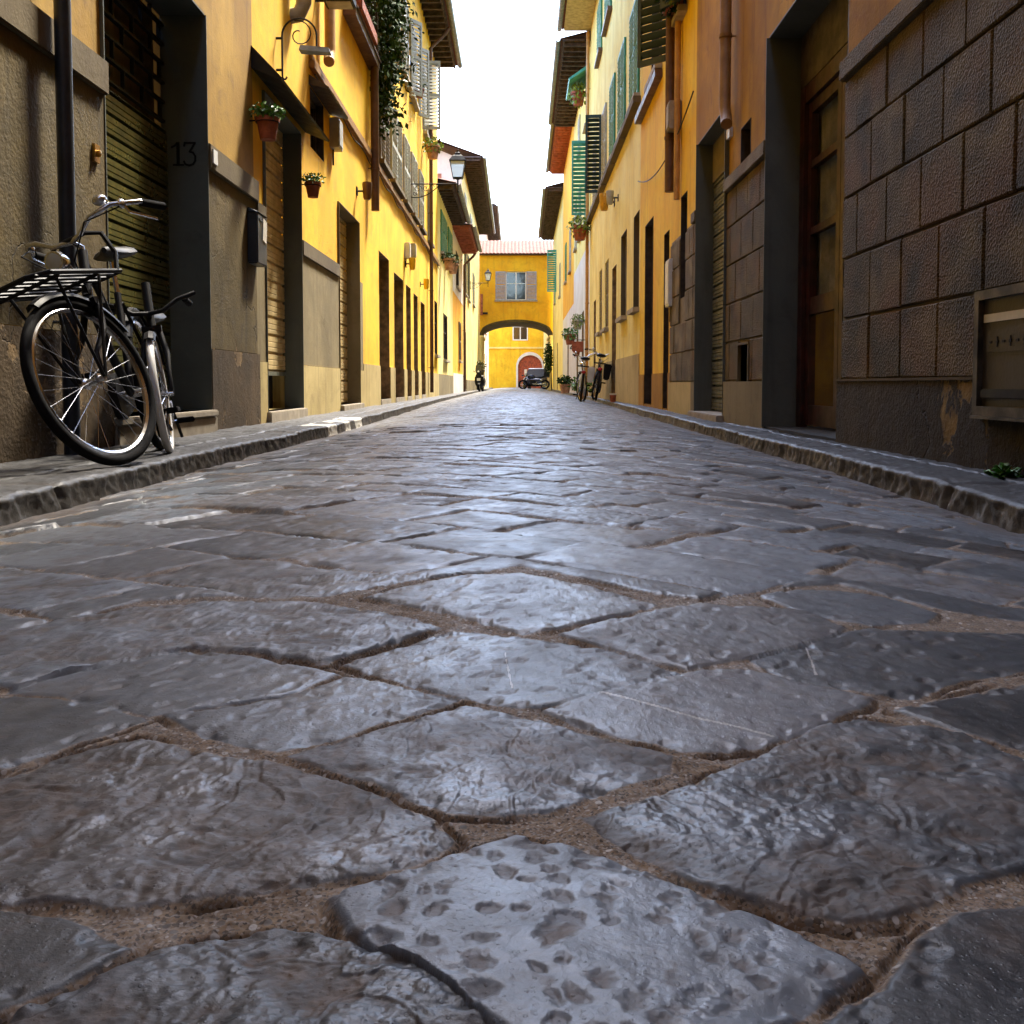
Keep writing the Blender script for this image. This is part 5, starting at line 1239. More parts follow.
# ================================================================== street lanterns
def lantern(side,Y,z,arm,label,h=.52):
    s=1 if side=='L' else -1; b0=FP(side,Y,z,0); org=b0
    r=empty('street_lantern',org,label,'street lamp','iron wall lanterns')
    x=b0[0]; tip=x+s*arm
    q=MB(); q.box(min(x,x+s*.02),max(x,x+s*.02),Y-.04,Y+.04,z-.30,z+.10); q.tube([(x,Y,z),(tip,Y,z)],.013,8)
    pts=[(x+s*.02,Y,z-.26)]+[(x+s*(.02+.62*arm*t),Y,z-.26+.25*t**1.7-.05*math.sin(t*math.pi)) for t in np.linspace(.1,1,12)]; q.tube(pts,.010,6)
    for (cx,cz,rr,turn) in((.16,-.10,.085,1),(.30,-.085,.065,-1),(.42,-.06,.05,1),(.10,-.19,.045,-1),(.52,-.04,.035,1)):
        sp=[(x+s*(cx*arm/.9+rr*(1-.07*k)*math.cos(turn*k*.62)),Y,z+cz+rr*(1-.07*k)*math.sin(turn*k*.62)) for k in range(13)]; q.tube(sp,.007,5)
    q.build('bracket',M['dark_iron'],r,org)
    q=MB(); q.tube([(tip,Y,z-.14),(tip,Y,z+.10)],[.012,.018],8); q.ellip((tip,Y,z-.15),.02,.02,.03,8,6); q.lathe((tip,Y,z+.08),[(.02,0),(.05,.02),(.10,.035),(.10,.045),(.001,.046)],4)
    b,t=.095,.155; z0,z1=z+.12,z+.12+h*.62
    for k in range(4):
        a=math.pi/4+k*math.pi/2; q.tube([(tip+b*1.414*math.cos(a),Y+b*1.414*math.sin(a),z0),(tip+t*1.414*math.cos(a),Y+t*1.414*math.sin(a),z1)],.008,5)
    for zz,w in((z0,b),(z1,t)):
        c=[(tip+w*dx,Y+w*dy,zz) for dx,dy in((-1,-1),(1,-1),(1,1),(-1,1))]; q.tube(c,.009,5,closed=True)
    q.build('lantern_cage',M['dark_iron'],r,org)
    q=MB(); c=.93; q.hexa([(tip-b*c,Y-b*c,z0+.004),(tip+b*c,Y-b*c,z0+.004),(tip+b*c,Y+b*c,z0+.004),(tip-b*c,Y+b*c,z0+.004),(tip-t*c,Y-t*c,z1-.004),(tip+t*c,Y-t*c,z1-.004),(tip+t*c,Y+t*c,z1-.004),(tip-t*c,Y+t*c,z1-.004)]); q.build('lantern_glass',M['lamp_glass'],r,org)
    q=MB(); a4=math.pi/4
    vs=[];prof=[(t*1.55,z1+.01),(t*1.0,z1+.10),(t*.55,z1+.145),(t*.50,z1+.175),(t*.2,z1+.20)]
    for rr,zz in prof:
        for k in range(4): vs.append((tip+rr*math.cos(a4+k*math.pi/2),Y+rr*math.sin(a4+k*math.pi/2),zz))
    fs=[(i*4+k,i*4+(k+1)%4,(i+1)*4+(k+1)%4,(i+1)*4+k) for i in range(4) for k in range(4)]+[(0,1,2,3),(16,17,18,19)]
    q.add(vs,fs); q.ellip((tip,Y,z1+.225),.022,.022,.035,8,6); q.build('lantern_roof',M['dark_iron'],r,org)
Yl=20.6
lantern('L',Yl,HZ(430,184,Yl),.99,'iron lantern on a scrollwork arm projecting from the long yellow house')
Yl=49.
lantern('L',Yl,HZ(480,283,Yl),.86,'far iron lantern seen in front of the orange archway wall')
# old scroll sign bracket
Y=9.15; org=FP('L',Y,2.95,0); x=org[0]; r=empty('scroll_bracket',org,'curled black iron bracket fixed on the wall above the first hooded shutter','bracket')
zt_,zb_=HZ(285,36,Y),HZ(285,76,Y)
q=MB(); bx_=x+.055
q.tube([(bx_,Y,zt_)]+[(bx_,Y,zb_)]+[(bx_+.02-.02*math.cos(a),Y,zb_-.03*math.sin(a)) for a in np.linspace(.3,2.9,6)],.009,6)
for zz in(zt_-.02,zt_-.30): q.tube([(x,Y,zz),(bx_,Y,zz)],.012,6)
arc=[(bx_+.155-.155*math.cos(a),Y,zt_+.155*math.sin(a)) for a in np.linspace(0,math.pi,18)]+[(bx_+.31,Y,zt_-.10)]
q.tube(arc,.009,6)
sp=[(bx_+.155+.13*(1-.05*k)*math.cos(1.9-k*.45),Y,zt_+.01+.13*(1-.05*k)*math.sin(1.9-k*.45)) for k in range(16)]; q.tube(sp,.006,5)
q.build('scroll',M['dark_iron'],r,org,smooth=True)
q=MB(); q.hexa([(bx_+.16,Y-.06,zt_-.14),(bx_+.44,Y-.05,zt_-.16),(bx_+.44,Y+.05,zt_-.16),(bx_+.16,Y+.06,zt_-.14),(bx_+.17,Y-.04,zt_-.09),(bx_+.42,Y-.03,zt_-.11),(bx_+.42,Y+.03,zt_-.11),(bx_+.17,Y+.04,zt_-.09)]); q.build('lamp_plate',M['copper_gutter'],r,org)
# boxy wall lamp at the very top left
Y=LY(334,3,.2); z=HZ(334,5,Y); org=FP('L',Y,z,0); r=empty('wall_lamp',org,'flat grey lamp housing jutting from the wall at the top, near the red ledge','wall lamp')
q=MB(); q.fbox('L',Y-.14,Y+.14,z,z+.09,.10,.42); q.build('housing',M['dark_iron'],r,org,bevel=.012); q=MB(); q.fbox('L',Y-.11,Y+.11,z-.006,z-.001,.13,.39); q.build('diffuser',M['grey_plastic'],r,org); q=MB(); q.tube([FP('L',Y,z+.05,0),FP('L',Y,z+.05,.12)],.02,8); q.build('arm',M['dark_iron'],r,org)
# meter boxes, spotlights
def box_thing(name,cat,label,side,Y,z,w,h,dp,mat,group=None,lid=True):
    org=FP(side,Y,z,0); r=empty(name,org,label,cat,group)
    q=MB(); q.fbox(side,Y-w/2,Y+w/2,z,z+h,.0,dp); q.build('housing',M[mat],r,org,bevel=.006)
    if lid: q=MB(); q.fbox(side,Y-w/2+.02,Y+w/2-.02,z+.03,z+h-.03,dp+.001,dp+.008); q.build('cover',M[mat],r,org,bevel=.002)
    q=MB(); q.tube([FP(side,Y,z-.18,.02),FP(side,Y,z+.01,.02)],.011,6); q.build('conduit',M['dark_iron'],r,org)
    return r
box_thing('meter_box','meter box','grey meter box with a drooping cable on the yellow wall above the second rolling shutter','L',LY(340,140,.1),HZ(340,158,12.3),.26,.34,.11,'grey_plastic','meter boxes on the facades')
box_thing('meter_box','meter box','small white box on the yellow wall under the lantern arm','L',LY(405,250),HZ(405,257,19.5),.22,.30,.10,'white_paint','meter boxes on the facades')
box_thing('meter_box','meter box','little grey box on the yellow wall just beyond the small white box','L',LY(411,250),HZ(411,257,20.8),.2,.28,.10,'grey_plastic','meter boxes on the facades')
box_thing('meter_box','meter box','pale box against the brown drainpipe on the orange-yellow wall','R',RY(671,125,.1),HZ(671,142,12.1),.26,.32,.14,'stone_sill','meter boxes on the facades')
box_thing('meter_box','meter box','tall pale panel box beside the narrow door on the right yellow wall','R',RY(672,290),HZ(672,308,12.3),.30,.56,.06,'white_paint','meter boxes on the facades')
def spot(side,Y,z,label,mat,s=1.):
    org=FP(side,Y,z,0); r=empty('wall_spotlight',org,label,'spotlight','spotlights on the facades')
    q=MB(); q.tube([FP(side,Y,z,0),FP(side,Y,z,.10*s)],.015*s,8); q.fbox(side,Y-.05*s,Y+.05*s,z-.06*s,z+.06*s,0,.015); q.build('mount',M['dark_iron'],r,org)
    q=MB(); c=FP(side,Y,z,.16*s); q.lathe(c,[(.045*s,-.13*s),(.06*s,-.10*s),(.075*s,.10*s),(.070*s,.13*s),(.001,.12*s)],12); q.build('housing',M[mat],r,org,smooth=True)
spot('L',LY(364,200,.1),HZ(364,199,14.3),'small brown horn lamp on the yellow wall left of the brown drainpipe','brown_pipe',.9)
spot('L',LY(405,263),HZ(405,263,19.6),'small yellow lamp under the white box on the left wall','yellow_left',.9)
spot('L',LY(420,284),HZ(420,284,22.8),'small yellow lamp further along, above the last brown door','yellow_left',.9)
spot('R',RY(607,220,.15),HZ(607,212,21.),'brass floodlight on the cream wall above the arched doorway','brass',1.3)
spot('R',RY(613,210,.1),HZ(613,208,20.2),'slim grey lamp just nearer than the brass floodlight','grey_plastic',1.0)
# round white pipe end / lamp
# black letter box with papers
Y=LY(258,240,.05); z=HZ(262,266,Y); org=FP('L',Y,z,0); r=empty('letter_box',org,'dark blue-black letter box stuffed with papers beside the beige rolling shutter','letter box')
q=MB(); q.fbox('L',Y-.20,Y+.10,z,z+.40,.012,.10); P=lambda y,zz,d:FP('L',y,zz,d); q.hexa([P(Y-.21,z+.401,.012),P(Y+.11,z+.401,.012),P(Y+.11,z+.401,.115),P(Y-.21,z+.401,.115),P(Y-.20,z+.45,.012),P(Y+.10,z+.45,.012),P(Y+.10,z+.42,.08),P(Y-.20,z+.42,.08)]); q.build('housing',M['car_paint'] if False else M['blue_pipe'],r,org,bevel=.01)
q=MB(); q.obox(P(Y-.06,z+.20,.101),(0,1,-.15),(.9,0,.35),(0,.15,1),.12,.005,.18); q.build('paper',M['paper'],r,org)
q=MB(); q.fbox('L',Y-.15,Y+.05,z+.345,z+.365,.1005,.105); q.build('slot',M['interior'],r,org)
# utility cabinet on the right stone wall
ya,yb=3.28,RY(985,350,.02); z0,z1=HZ(986,415,yb),HZ(986,292,yb)
org=FP('R',yb,z0,0); r=empty('utility_cabinet',org,'worn brown metal utility cabinet set in the stone wall with a white strip on top','cabinet')
q=MB(); w=.035
q.fbox('R',ya,ya+w,z0,z1,.0,.065);q.fbox('R',yb-w,yb,z0,z1,.0,.065);q.fbox('R',ya+w,yb-w,z0,z0+w,.0,.065);q.fbox('R',ya+w,yb-w,z1-w,z1,.0,.065); q.build('frame',M['cabinet_frame'],r,org)
q=MB(); q.fbox('R',ya+w,yb-w,z0+w,z1-w,.0,.044); dr=q.build('door',M['cabinet_grey'],r,org)
q=MB(); q.fbox('R',ya+w+.01,yb-w-.012,z1-w-.085,z1-w-.055,.0445,.049); q.build('white_strip',M['white_paint'],dr,org)
q=MB(); zm=z0+(z1-z0)*.50
q.fbox('R',ya+w+.01,yb-w-.03,zm,zm+.085,.0445,.048); q.build('embossed_band',M['cabinet_grey'],dr,org,bevel=.002)
q=MB()
for k in range(9): 
    y=yb-.10-.05*k; q.fbox('R',y-.018,y,zm+.035,zm+.043,.0482,.051); 
    if k%2: q.fbox('R',y-.012,y-.006,zm+.02,zm+.058,.0482,.0505)
q.build('embossed_marks',M['interior'],dr,org)
q=MB(); q.fbox('R',ya+w+.005,yb-w-.02,z0+w+.03,z0+w+.065,.0445,.060); q.build('hinge_rail',M['dark_iron'],r,org,bevel=.004)
q=MB(); q.fbox('R',ya+.02,yb-.004,z0-.012,z0-.001,.0,.075); q.build('drip_edge',M['cabinet_frame'],r,org)
# little cup
cx,cy=GP(613,402,SIDE_Z); org=(cx,cy,SIDE_Z)
q=MB(); q.lathe(org,[(.045,0),(.055,.07),(.062,.13),(.057,.13),(.05,.02),(.001,.02)],14); r=empty('flower_pot',org,'tiny terracotta pot with a white rim on the right pavement by the cream wall','pot'); q.build('bowl',M['terracotta'],r,org,smooth=True); q=MB(); q.lathe((cx,cy,SIDE_Z+.13),[(.064,0),(.066,.03),(.058,.03),(.056,0)],14); q.build('rim',M['white_paint'],r,org,smooth=True)
# ================================================================== bicycles
def rotz_axis(pt,p0,ax,ang): return Matrix.Translation(p0)@Matrix.Rotation(ang,4,ax)@Matrix.Translation(-Vector(p0))@Vector(pt)
def bicycle(label,R0=.35,wb=1.08,steer=0,frame='black_paint',tyre='rubber',tyre_f=None,rim='chrome',rack=True,step=True,bar_h=.98,bar_w=.29,seat_h=.93,spokes=28,group='bicycles parked in the street',guard=True,bag=None,lever=True,light=True,tr=.021,fend='black_paint',ang=0,barm='chrome'):
    root=empty('bicycle',(0,0,0),label,'bicycle',group); o=(0,0,0)
    sc=R0/.35
    hubF=Vector((wb,0,R0)); hb=Vector((wb-.18,0,R0+.35*1.0)); ht=Vector((wb-.25,0,R0+.52*1.0)) 
    ax=(ht-hb).normalized()
    Ms=Matrix.Translation(hb)@Matrix.Rotation(steer,4,ax)@Matrix.Translation(-hb)
    def wheel(c,Mx,ty,front):
        q=MB(); q.torus(c,R0-tr,tr,'y',56,10); 
        if Mx: q.xf(Mx)
        t=q.build('wheel',M[ty],root,o,smooth=True)
        q=MB(); q.torus(c,R0-2*tr-.007,.012,'y',56,6)
        if Mx: q.xf(Mx)
        q.build('rim',M[rim],t,o,smooth=True)
        q=MB(); rr=R0-2*tr-.012
        for k in range(spokes):
            a=2*math.pi*k/spokes; sd=.03 if k%2 else -.03; b=a+(.42 if (k//2)%2 else -.42)
            q.tube([(c[0]+.018*math.cos(b),c[1]+sd,c[2]+.018*math.sin(b)),(c[0]+rr*math.cos(a),c[1],c[2]+rr*math.sin(a))],.0013,4,cap=False)
        if Mx: q.xf(Mx)
        q.build('spokes',M['chrome'],t,o)
        q=MB(); q.lathe((c[0],c[1],c[2]),[(.012,-.06),(.012,-.036),(.024,-.034),(.024,-.028),(.016,-.02),(.016,.02),(.024,.028),(.024,.034),(.012,.036),(.012,.06)],12,'y')
        if Mx: q.xf(Mx)
        q.build('hub',M['chrome'],t,o,smooth=True)
    wheel(Vector((0,0,R0)),None,tyre,False); wheel(hubF,Ms,tyre_f or tyre,True)
    bb=Vector((.46*wb/1.08,0,.29*max(sc,.8))); st=Vector((.27*wb/1.08,0,R0+.42)); 
    q=MB()
    q.tube([bb,st],.016,10)
    if step: q.tube([hb+Vector((.01,0,.02)),hb.lerp(bb,.35)+Vector((-.02,0,-.07)),bb.lerp(hb,.25)+Vector((0,0,-.03)),bb],.020,10); q.tube([ht,ht.lerp(st,.45)+Vector((0,0,-.16)),bb.lerp(st,.45)],.015,10)
    else: q.tube([hb,bb],.018,10); q.tube([ht,st.lerp(bb,.12)],.015,10)
    q.tube([hb-ax*.04,ht+ax*.03],.021,12)
    for s in(-1,1):
        q.tube([bb+Vector((0,.03*s,0)),Vector((.10,.05*s,R0)),Vector((0,.055*s,R0))],.010,8); q.tube([st.lerp(bb,.1)+Vector((0,.015*s,0)),Vector((0,.055*s,R0))],.009,8)
    q.build('frame',M[frame],root,o,smooth=True)
    q=MB()
    for s in(-1,1):
        q.tube([hb+Vector((.0,.03*s,-.03)),hb.lerp(hubF,.45)+Vector((-.02,.055*s,0)),hubF+Vector((-.015,.055*s,.10)),hubF+Vector((0,.055*s,0))],[.015,.014,.011,.009],10)
    q.box(hb.x-.03,hb.x+.03,-.045,.045,hb.z-.045,hb.z-.015); q.xf(Ms); q.build('fork',M[frame],root,o,smooth=True)
    # handlebar
    H=ht+ax*.03; stx=ht+ax*(bar_h-ht.z-.06)
    q=MB(); q.tube([ht,stx,stx+Vector((.05,0,.02))],.012,10)
    hbx,hz=stx.x+.05,stx.z+.02
    for s in(-1,1):
        q.tube([(hbx,0,hz),(hbx+.03,.07*s,hz+.005),(hbx+.03,.14*s,hz+.05),(hbx-.02,.22*s,hz+.075),(hbx-.12,bar_w*s,hz+.065),(hbx-.16,(bar_w+.005)*s,hz+.06)],.011,10)
    q.xf(Ms); hbar=q.build('handlebar',M[barm],root,o,smooth=True)
    for s in(-1,1):
        q=MB(); q.tube([(hbx-.13,(bar_w)*s,hz+.062),(hbx-.26,(bar_w+.015)*s,hz+.045)],[.016,.017],10); q.xf(Ms); q.build('grip',M['rubber'],hbar,o,smooth=True)
        if lever:
            q=MB(); q.tube([(hbx-.06,(bar_w-.04)*s,hz+.07),(hbx-.07,(bar_w-.03)*s,hz+.03),(hbx-.21,(bar_w-.005)*s,hz-.005)],[.008,.006,.006],6); q.ellip((hbx-.06,(bar_w-.045)*s,hz+.07),.022,.018,.022,8,6); q.xf(Ms); q.build('brake_lever',M['chrome'],hbar,o,smooth=True)
    if lever:
        q=MB(); q.ellip((hbx-.01,.19,hz+.105),.03,.03,.022,12,8); q.xf(Ms); q.build('bell',M['chrome'],hbar,o,smooth=True)
        q=MB(); q.tube([(hbx-.05,.24,hz+.06),(hbx+.10,.16,hz+.02),(hbx+.10,.05,hz-.10),(hb.x+.03,.03,hb.z)],.0035,5); q.tube([(hbx-.05,-.24,hz+.06),(hbx+.12,-.16,hz+.0),(hbx+.10,-.05,hz-.12),(hb.x+.03,-.03,hb.z)],.0035,5); q.xf(Ms); q.build('brake_cable',M['rubber'],hbar,o)
    # saddle
    q=MB(); q.tube([st,Vector((st.x-.03,0,seat_h-.06))],.012,8); q.build('seat_post',M['chrome'],root,o,smooth=True)
    q=MB(); sx=st.x-.06
    q.add([],[]); n0=len(q.v)
    rings=[(-.13,.085,.030),(-.10,.105,.040),(-.03,.085,.040),(.05,.045,.034),(.12,.024,.026),(.15,.012,.016)]
    vs=[]
    for (dx,w,h) in rings:
        for k in range(12):
            a=2*math.pi*k/12; vs.append((sx+dx,w*math.cos(a),seat_h-.02+h*(math.sin(a) if math.sin(a)>0 else math.sin(a)*.6)+(.012 if dx<-.05 else 0)))
    fs=[(i*12+k,i*12+(k+1)%12,(i+1)*12+(k+1)%12,(i+1)*12+k) for i in range(5) for k in range(12)]+[tuple(range(12)),tuple(range(60,72))]
    q.add(vs,fs); q.build('saddle',M['seat_black'],root,o,smooth=True)
    # fenders
    def fend_mb(c,a0,a1,Mx,mat):
        q=MB(); n=22; vs=[]
        for i in range(n+1):
            a=R(a0+(a1-a0)*i/n); rr=R0+.018
            for w,dr in((-.028,-.018),(-.020,.0),(0,.007),(.020,0),(.028,-.018)): vs.append((c[0]+(rr+dr)*math.cos(a),w,c[2]+(rr+dr)*math.sin(a)))
            for w,dr in((.026,-.020),(0,.004),(-.026,-.020)): vs.append((c[0]+(rr+dr)*math.cos(a),w,c[2]+(rr+dr)*math.sin(a)))
        fs=[(i*8+k,i*8+(k+1)%8,(i+1)*8+(k+1)%8,(i+1)*8+k) for i in range(n) for k in range(8)]+[tuple(range(8)),tuple(n*8+k for k in range(8))]
        q.add(vs,fs)
        if Mx: q.xf(Mx)
        q.build('fender',M[mat],root,o,smooth=True)
    fend_mb(hubF,62,150,Ms,fend); fend_mb(Vector((0,0,R0)),35,200,None,fend)
    # drivetrain
    q=MB(); q.lathe(bb,[(.001,-.05),(.085,-.05),(.085,-.045),(.02,-.043),(.02,.045),(.001,.05)],24,'y')
    for s,a in((-1,.7),(1,.7+math.pi)):
        e=bb+Vector((.165*math.cos(a),.06*s,.165*math.sin(a))); q.tube([bb+Vector((0,.055*s,0)),e],.009,8)
        q.tube([e,e+Vector((0,.05*s,0))],.006,6)
    cr=q.build('crankset',M['chrome'],root,o)
    for s,a in((-1,.7),(1,.7+math.pi)):
        e=bb+Vector((.165*math.cos(a),.06*s,.165*math.sin(a))); q=MB(); q.box(e.x-.045,e.x+.045,e.y+(.02*s if s>0 else -.11),e.y+(.11 if s>0 else -.02),e.z-.014,e.z+.014); q.build('pedal',M['rubber'],cr,o,bevel=.005)
    if guard:
        q=MB(); n=20; pts=[]
        for a in np.linspace(math.pi/2,-math.pi/2,9): pts.append((bb.x+.11*math.cos(a),bb.z+.11*math.sin(a)))
        for a in np.linspace(-math.pi/2,-3*math.pi/2,9): pts.append((.0+.065*math.cos(a),R0+.065*math.sin(a)))
        k=len(pts); y0=-.075; q.add([(a,y0,b) for a,b in pts]+[(a,y0+.035,b) for a,b in pts],[tuple(range(k)),tuple(range(k,2*k))]+[(i,(i+1)%k,k+(i+1)%k,k+i) for i in range(k)]); q.build('chain_guard',M[frame],root,o)
    if light:
        q=MB(); c=Vector((hb.x+.10,0,ht.z-.02)); q.lathe(c,[(.001,-.06),(.025,-.05),(.042,-.01),(.045,.02),(.040,.022)],14,'x'); q.tube([c+Vector((-.05,0,0)),hb+Vector((0,0,.08))],.008,6); q.xf(Ms); hl=q.build('headlight',M['chrome'],root,o,smooth=True)
        q=MB(); q.lathe(c+Vector((.021,0,0)),[(.001,.008),(.025,.006),(.040,.0)],14,'x'); q.xf(Ms); q.build('lens',M['lamp_glass'],hl,o,smooth=True)
    if rack:   # big carrier over the front wheel
        z=2*R0+.055; x0,x1=wb-.24,wb+.24; W=.145
        q=MB(); q.tube([(x0,-W,z),(x1-.06,-W,z),(x1,-W+.06,z),(x1,W-.06,z),(x1-.06,W,z),(x0,W,z)],.011,8,closed=True)
        for k in range(7): y=-W+.03+k*(2*W-.06)/6; q.tube([(x0,y,z-.004),(x1-.01,y,z-.004)],.0065,6)
        for xx in(x0+.15,x0+.38): q.tube([(xx,-W,z-.012),(xx,W,z-.012)],.008,6)
        for s in(-1,1):
            q.tube([(x0+.10,W*s*.8,z),hubF+Vector((0,.065*s,0))],.007,6); q.tube([(x1-.12,W*s*.8,z),hubF+Vector((0.01,.065*s,0))],.007,6)
            q.tube([(x0+.02,W*s,z),(x0-.02,W*s,z+.08),(x0-.0,W*s*.9,z+.17),(x0+.03,W*s*.55,z+.19)],.010,8)
        q.tube([(x0+.03,-W*.55,z+.19),(x0+.03,W*.55,z+.19)],.010,8)
        q.xf(Ms); q.build('front_rack',M[frame],root,o,smooth=True)
    if bag:
        q=MB(); q.box(-.30,.16,-.10,.14,2*R0+.09,2*R0+.11); q.build('rear_rack',M['dark_iron'],root,o,bevel=.004)
        q=MB(); q.hexa([(-.28,-.2,2*R0-.22),(.10,-.2,2*R0-.22),(.10,-.09,2*R0-.22),(-.28,-.09,2*R0-.22),(-.32,-.23,2*R0+.10),(.14,-.23,2*R0+.10),(.14,-.07,2*R0+.10),(-.32,-.07,2*R0+.10)]); q.build('pannier',M[bag],root,o,bevel=.02)
        q=MB(); q.ellip((-.34,.0,2*R0-.02),.03,.05,.035,10,8); q.build('tail_light',M['tail_red'],root,o,smooth=True)
    # stand
    q=MB(); q.tube([bb+Vector((-.08,.05,.02)),bb+Vector((-.22,.10,-.20))],.009,6); q.build('kickstand',M['dark_iron'],root,o)
    return root
def place(b,rear,front,lean,z=SIDE_Z):
    dx,dy=front[0]-rear[0],front[1]-rear[1]
    b.location=(rear[0],rear[1],z); b.rotation_euler=(lean,0,math.atan2(dy,dx))
b1=bicycle(seat_h=.98,label='large black city bicycle with a heavy front rack leaning on the blue drainpipe',steer=R(-27))
place(b1,(-1.76,5.03),(-1.575,3.97),R(11))
b2=bicycle(label='small dark bicycle with a white front tyre tucked behind the large black bicycle',R0=.28,wb=.92,steer=R(-6),tyre_f='white_paint',rack=False,step=False,bar_h=.70,bar_w=.17,seat_h=.70,frame='dark_iron',guard=False,spokes=24,tr=.018,light=False,lever=False,barm='dark_iron')
place(b2,(-1.96,5.60),(-1.615,4.70),R(6))
b3=bicycle('white bicycle with a pale rear box parked left of the dark bicycle',R0=.33,wb=1.02,steer=R(20),rack=False,step=True,frame='white_paint',guard=True,bag='white_paint',bar_h=1.02,fend='black_paint')
place(b3,(1.40,20.5),(1.47,21.5),R(6),z=-.09)
b4=bicycle('dark bicycle with a black and red rear bag leaning against the cream wall',R0=.33,wb=1.02,steer=R(-15),rack=False,step=True,frame='black_paint',guard=True,bag='black_paint',bar_h=1.0,fend='black_paint')
place(b4,(1.70,20.3),(1.76,21.3),R(7),z=-.03)
# ================================================================== parked scooter, motorcycle, small car
def scooter():
    r=empty('scooter',(0,0,0),'black motor scooter parked facing the camera below the left wall by the arch','scooter'); o=(0,0,0)
    for nm,x in(('f',.62),('r',-.60)):
        q=MB(); q.torus((x,0,.22),.17,.055,'y',28,8); t=q.build('wheel',M['rubber'],r,o,smooth=True); q=MB(); q.lathe((x,0,.22),[(.001,-.04),(.12,-.035),(.12,.035),(.001,.04)],16,'y'); q.build('rim',M['grey_plastic'],t,o)
    def loft(secs):
        q=MB(); n=12; vs=[]
        for (x,w,z0,z1) in secs:
            for k in range(n):
                a=2*math.pi*k/n; vs.append((x,w*math.copysign(abs(math.cos(a))**.7,math.cos(a)),(z0+z1)/2+(z1-z0)/2*math.copysign(abs(math.sin(a))**.7,math.sin(a))))
        q.add(vs,[(i*n+k,i*n+(k+1)%n,(i+1)*n+(k+1)%n,(i+1)*n+k) for i in range(len(secs)-1) for k in range(n)]+[tuple(range(n)),tuple((len(secs)-1)*n+k for k in range(n))]); return q
    loft([(-.92,.06,.55,.62),(-.75,.17,.38,.76),(-.45,.21,.26,.76),(-.12,.19,.24,.70),(-.05,.16,.22,.34),(.22,.18,.20,.30),(.32,.20,.22,.55),(.42,.24,.30,.86),(.50,.15,.42,.98),(.54,.08,.70,1.0)]).build('body',M['black_paint'],r,o,smooth=True)
    loft([(-.80,.08,.77,.81),(-.55,.15,.75,.86),(-.15,.14,.71,.81),(-.02,.08,.70,.76)]).build('seat',M['seat_black'],r,o,smooth=True)
    loft([(.36,.07,.36,.44),(.50,.10,.40,.48),(.66,.10,.42,.48),(.84,.05,.34,.40)]).build('fender',M['black_paint'],r,o,smooth=True)
    q=MB(); q.tube([(.62,.08,.22),(.50,.08,.46),(.40,.0,1.0)],.02,8); q.tube([(.36,-.34,1.06),(.40,0,1.02),(.36,.34,1.06)],.016,8); q.build('handlebar',M['dark_iron'],r,o,smooth=True)
    loft([(.34,.13,.98,1.10),(.42,.14,.96,1.12),(.50,.08,.99,1.08)]).build('cowl',M['black_paint'],r,o,smooth=True)
    for s in(-1,1):
        q=MB(); q.tube([(.38,.22*s,1.06),(.36,.34*s,1.24)],.007,6); q.ellip((.36,.36*s,1.27),.015,.055,.035,10,6); q.build('mirror',M['dark_iron'],r,o,smooth=True)
        q=MB(); q.ellip((.47,.15*s,.80),.03,.05,.028,10,6); q.build('indicator',M['lamp_glass'],r,o,smooth=True)
    q=MB(); q.ellip((.50,0,1.04),.03,.06,.045,12,8); q.build('headlight',M['lamp_glass'],r,o,smooth=True)
    q=MB(); q.box(.540,.548,-.09,.09,.56,.70); q.build('front_plate',M['white_paint'],r,o)
    q=MB(); q.hexa([(.44,-.16,1.08),(.47,-.16,1.08),(.47,.16,1.08),(.44,.16,1.08),(.30,-.13,1.38),(.32,-.13,1.38),(.32,.13,1.38),(.30,.13,1.38)]); q.build('windscreen',M['glass'],r,o)
    return r
s=scooter(); s.location=(-1.62,52.5,roadz(np.array(-1.55),np.array(52.5)).item()+.0); s.rotation_euler=(R(4),0,R(-97))
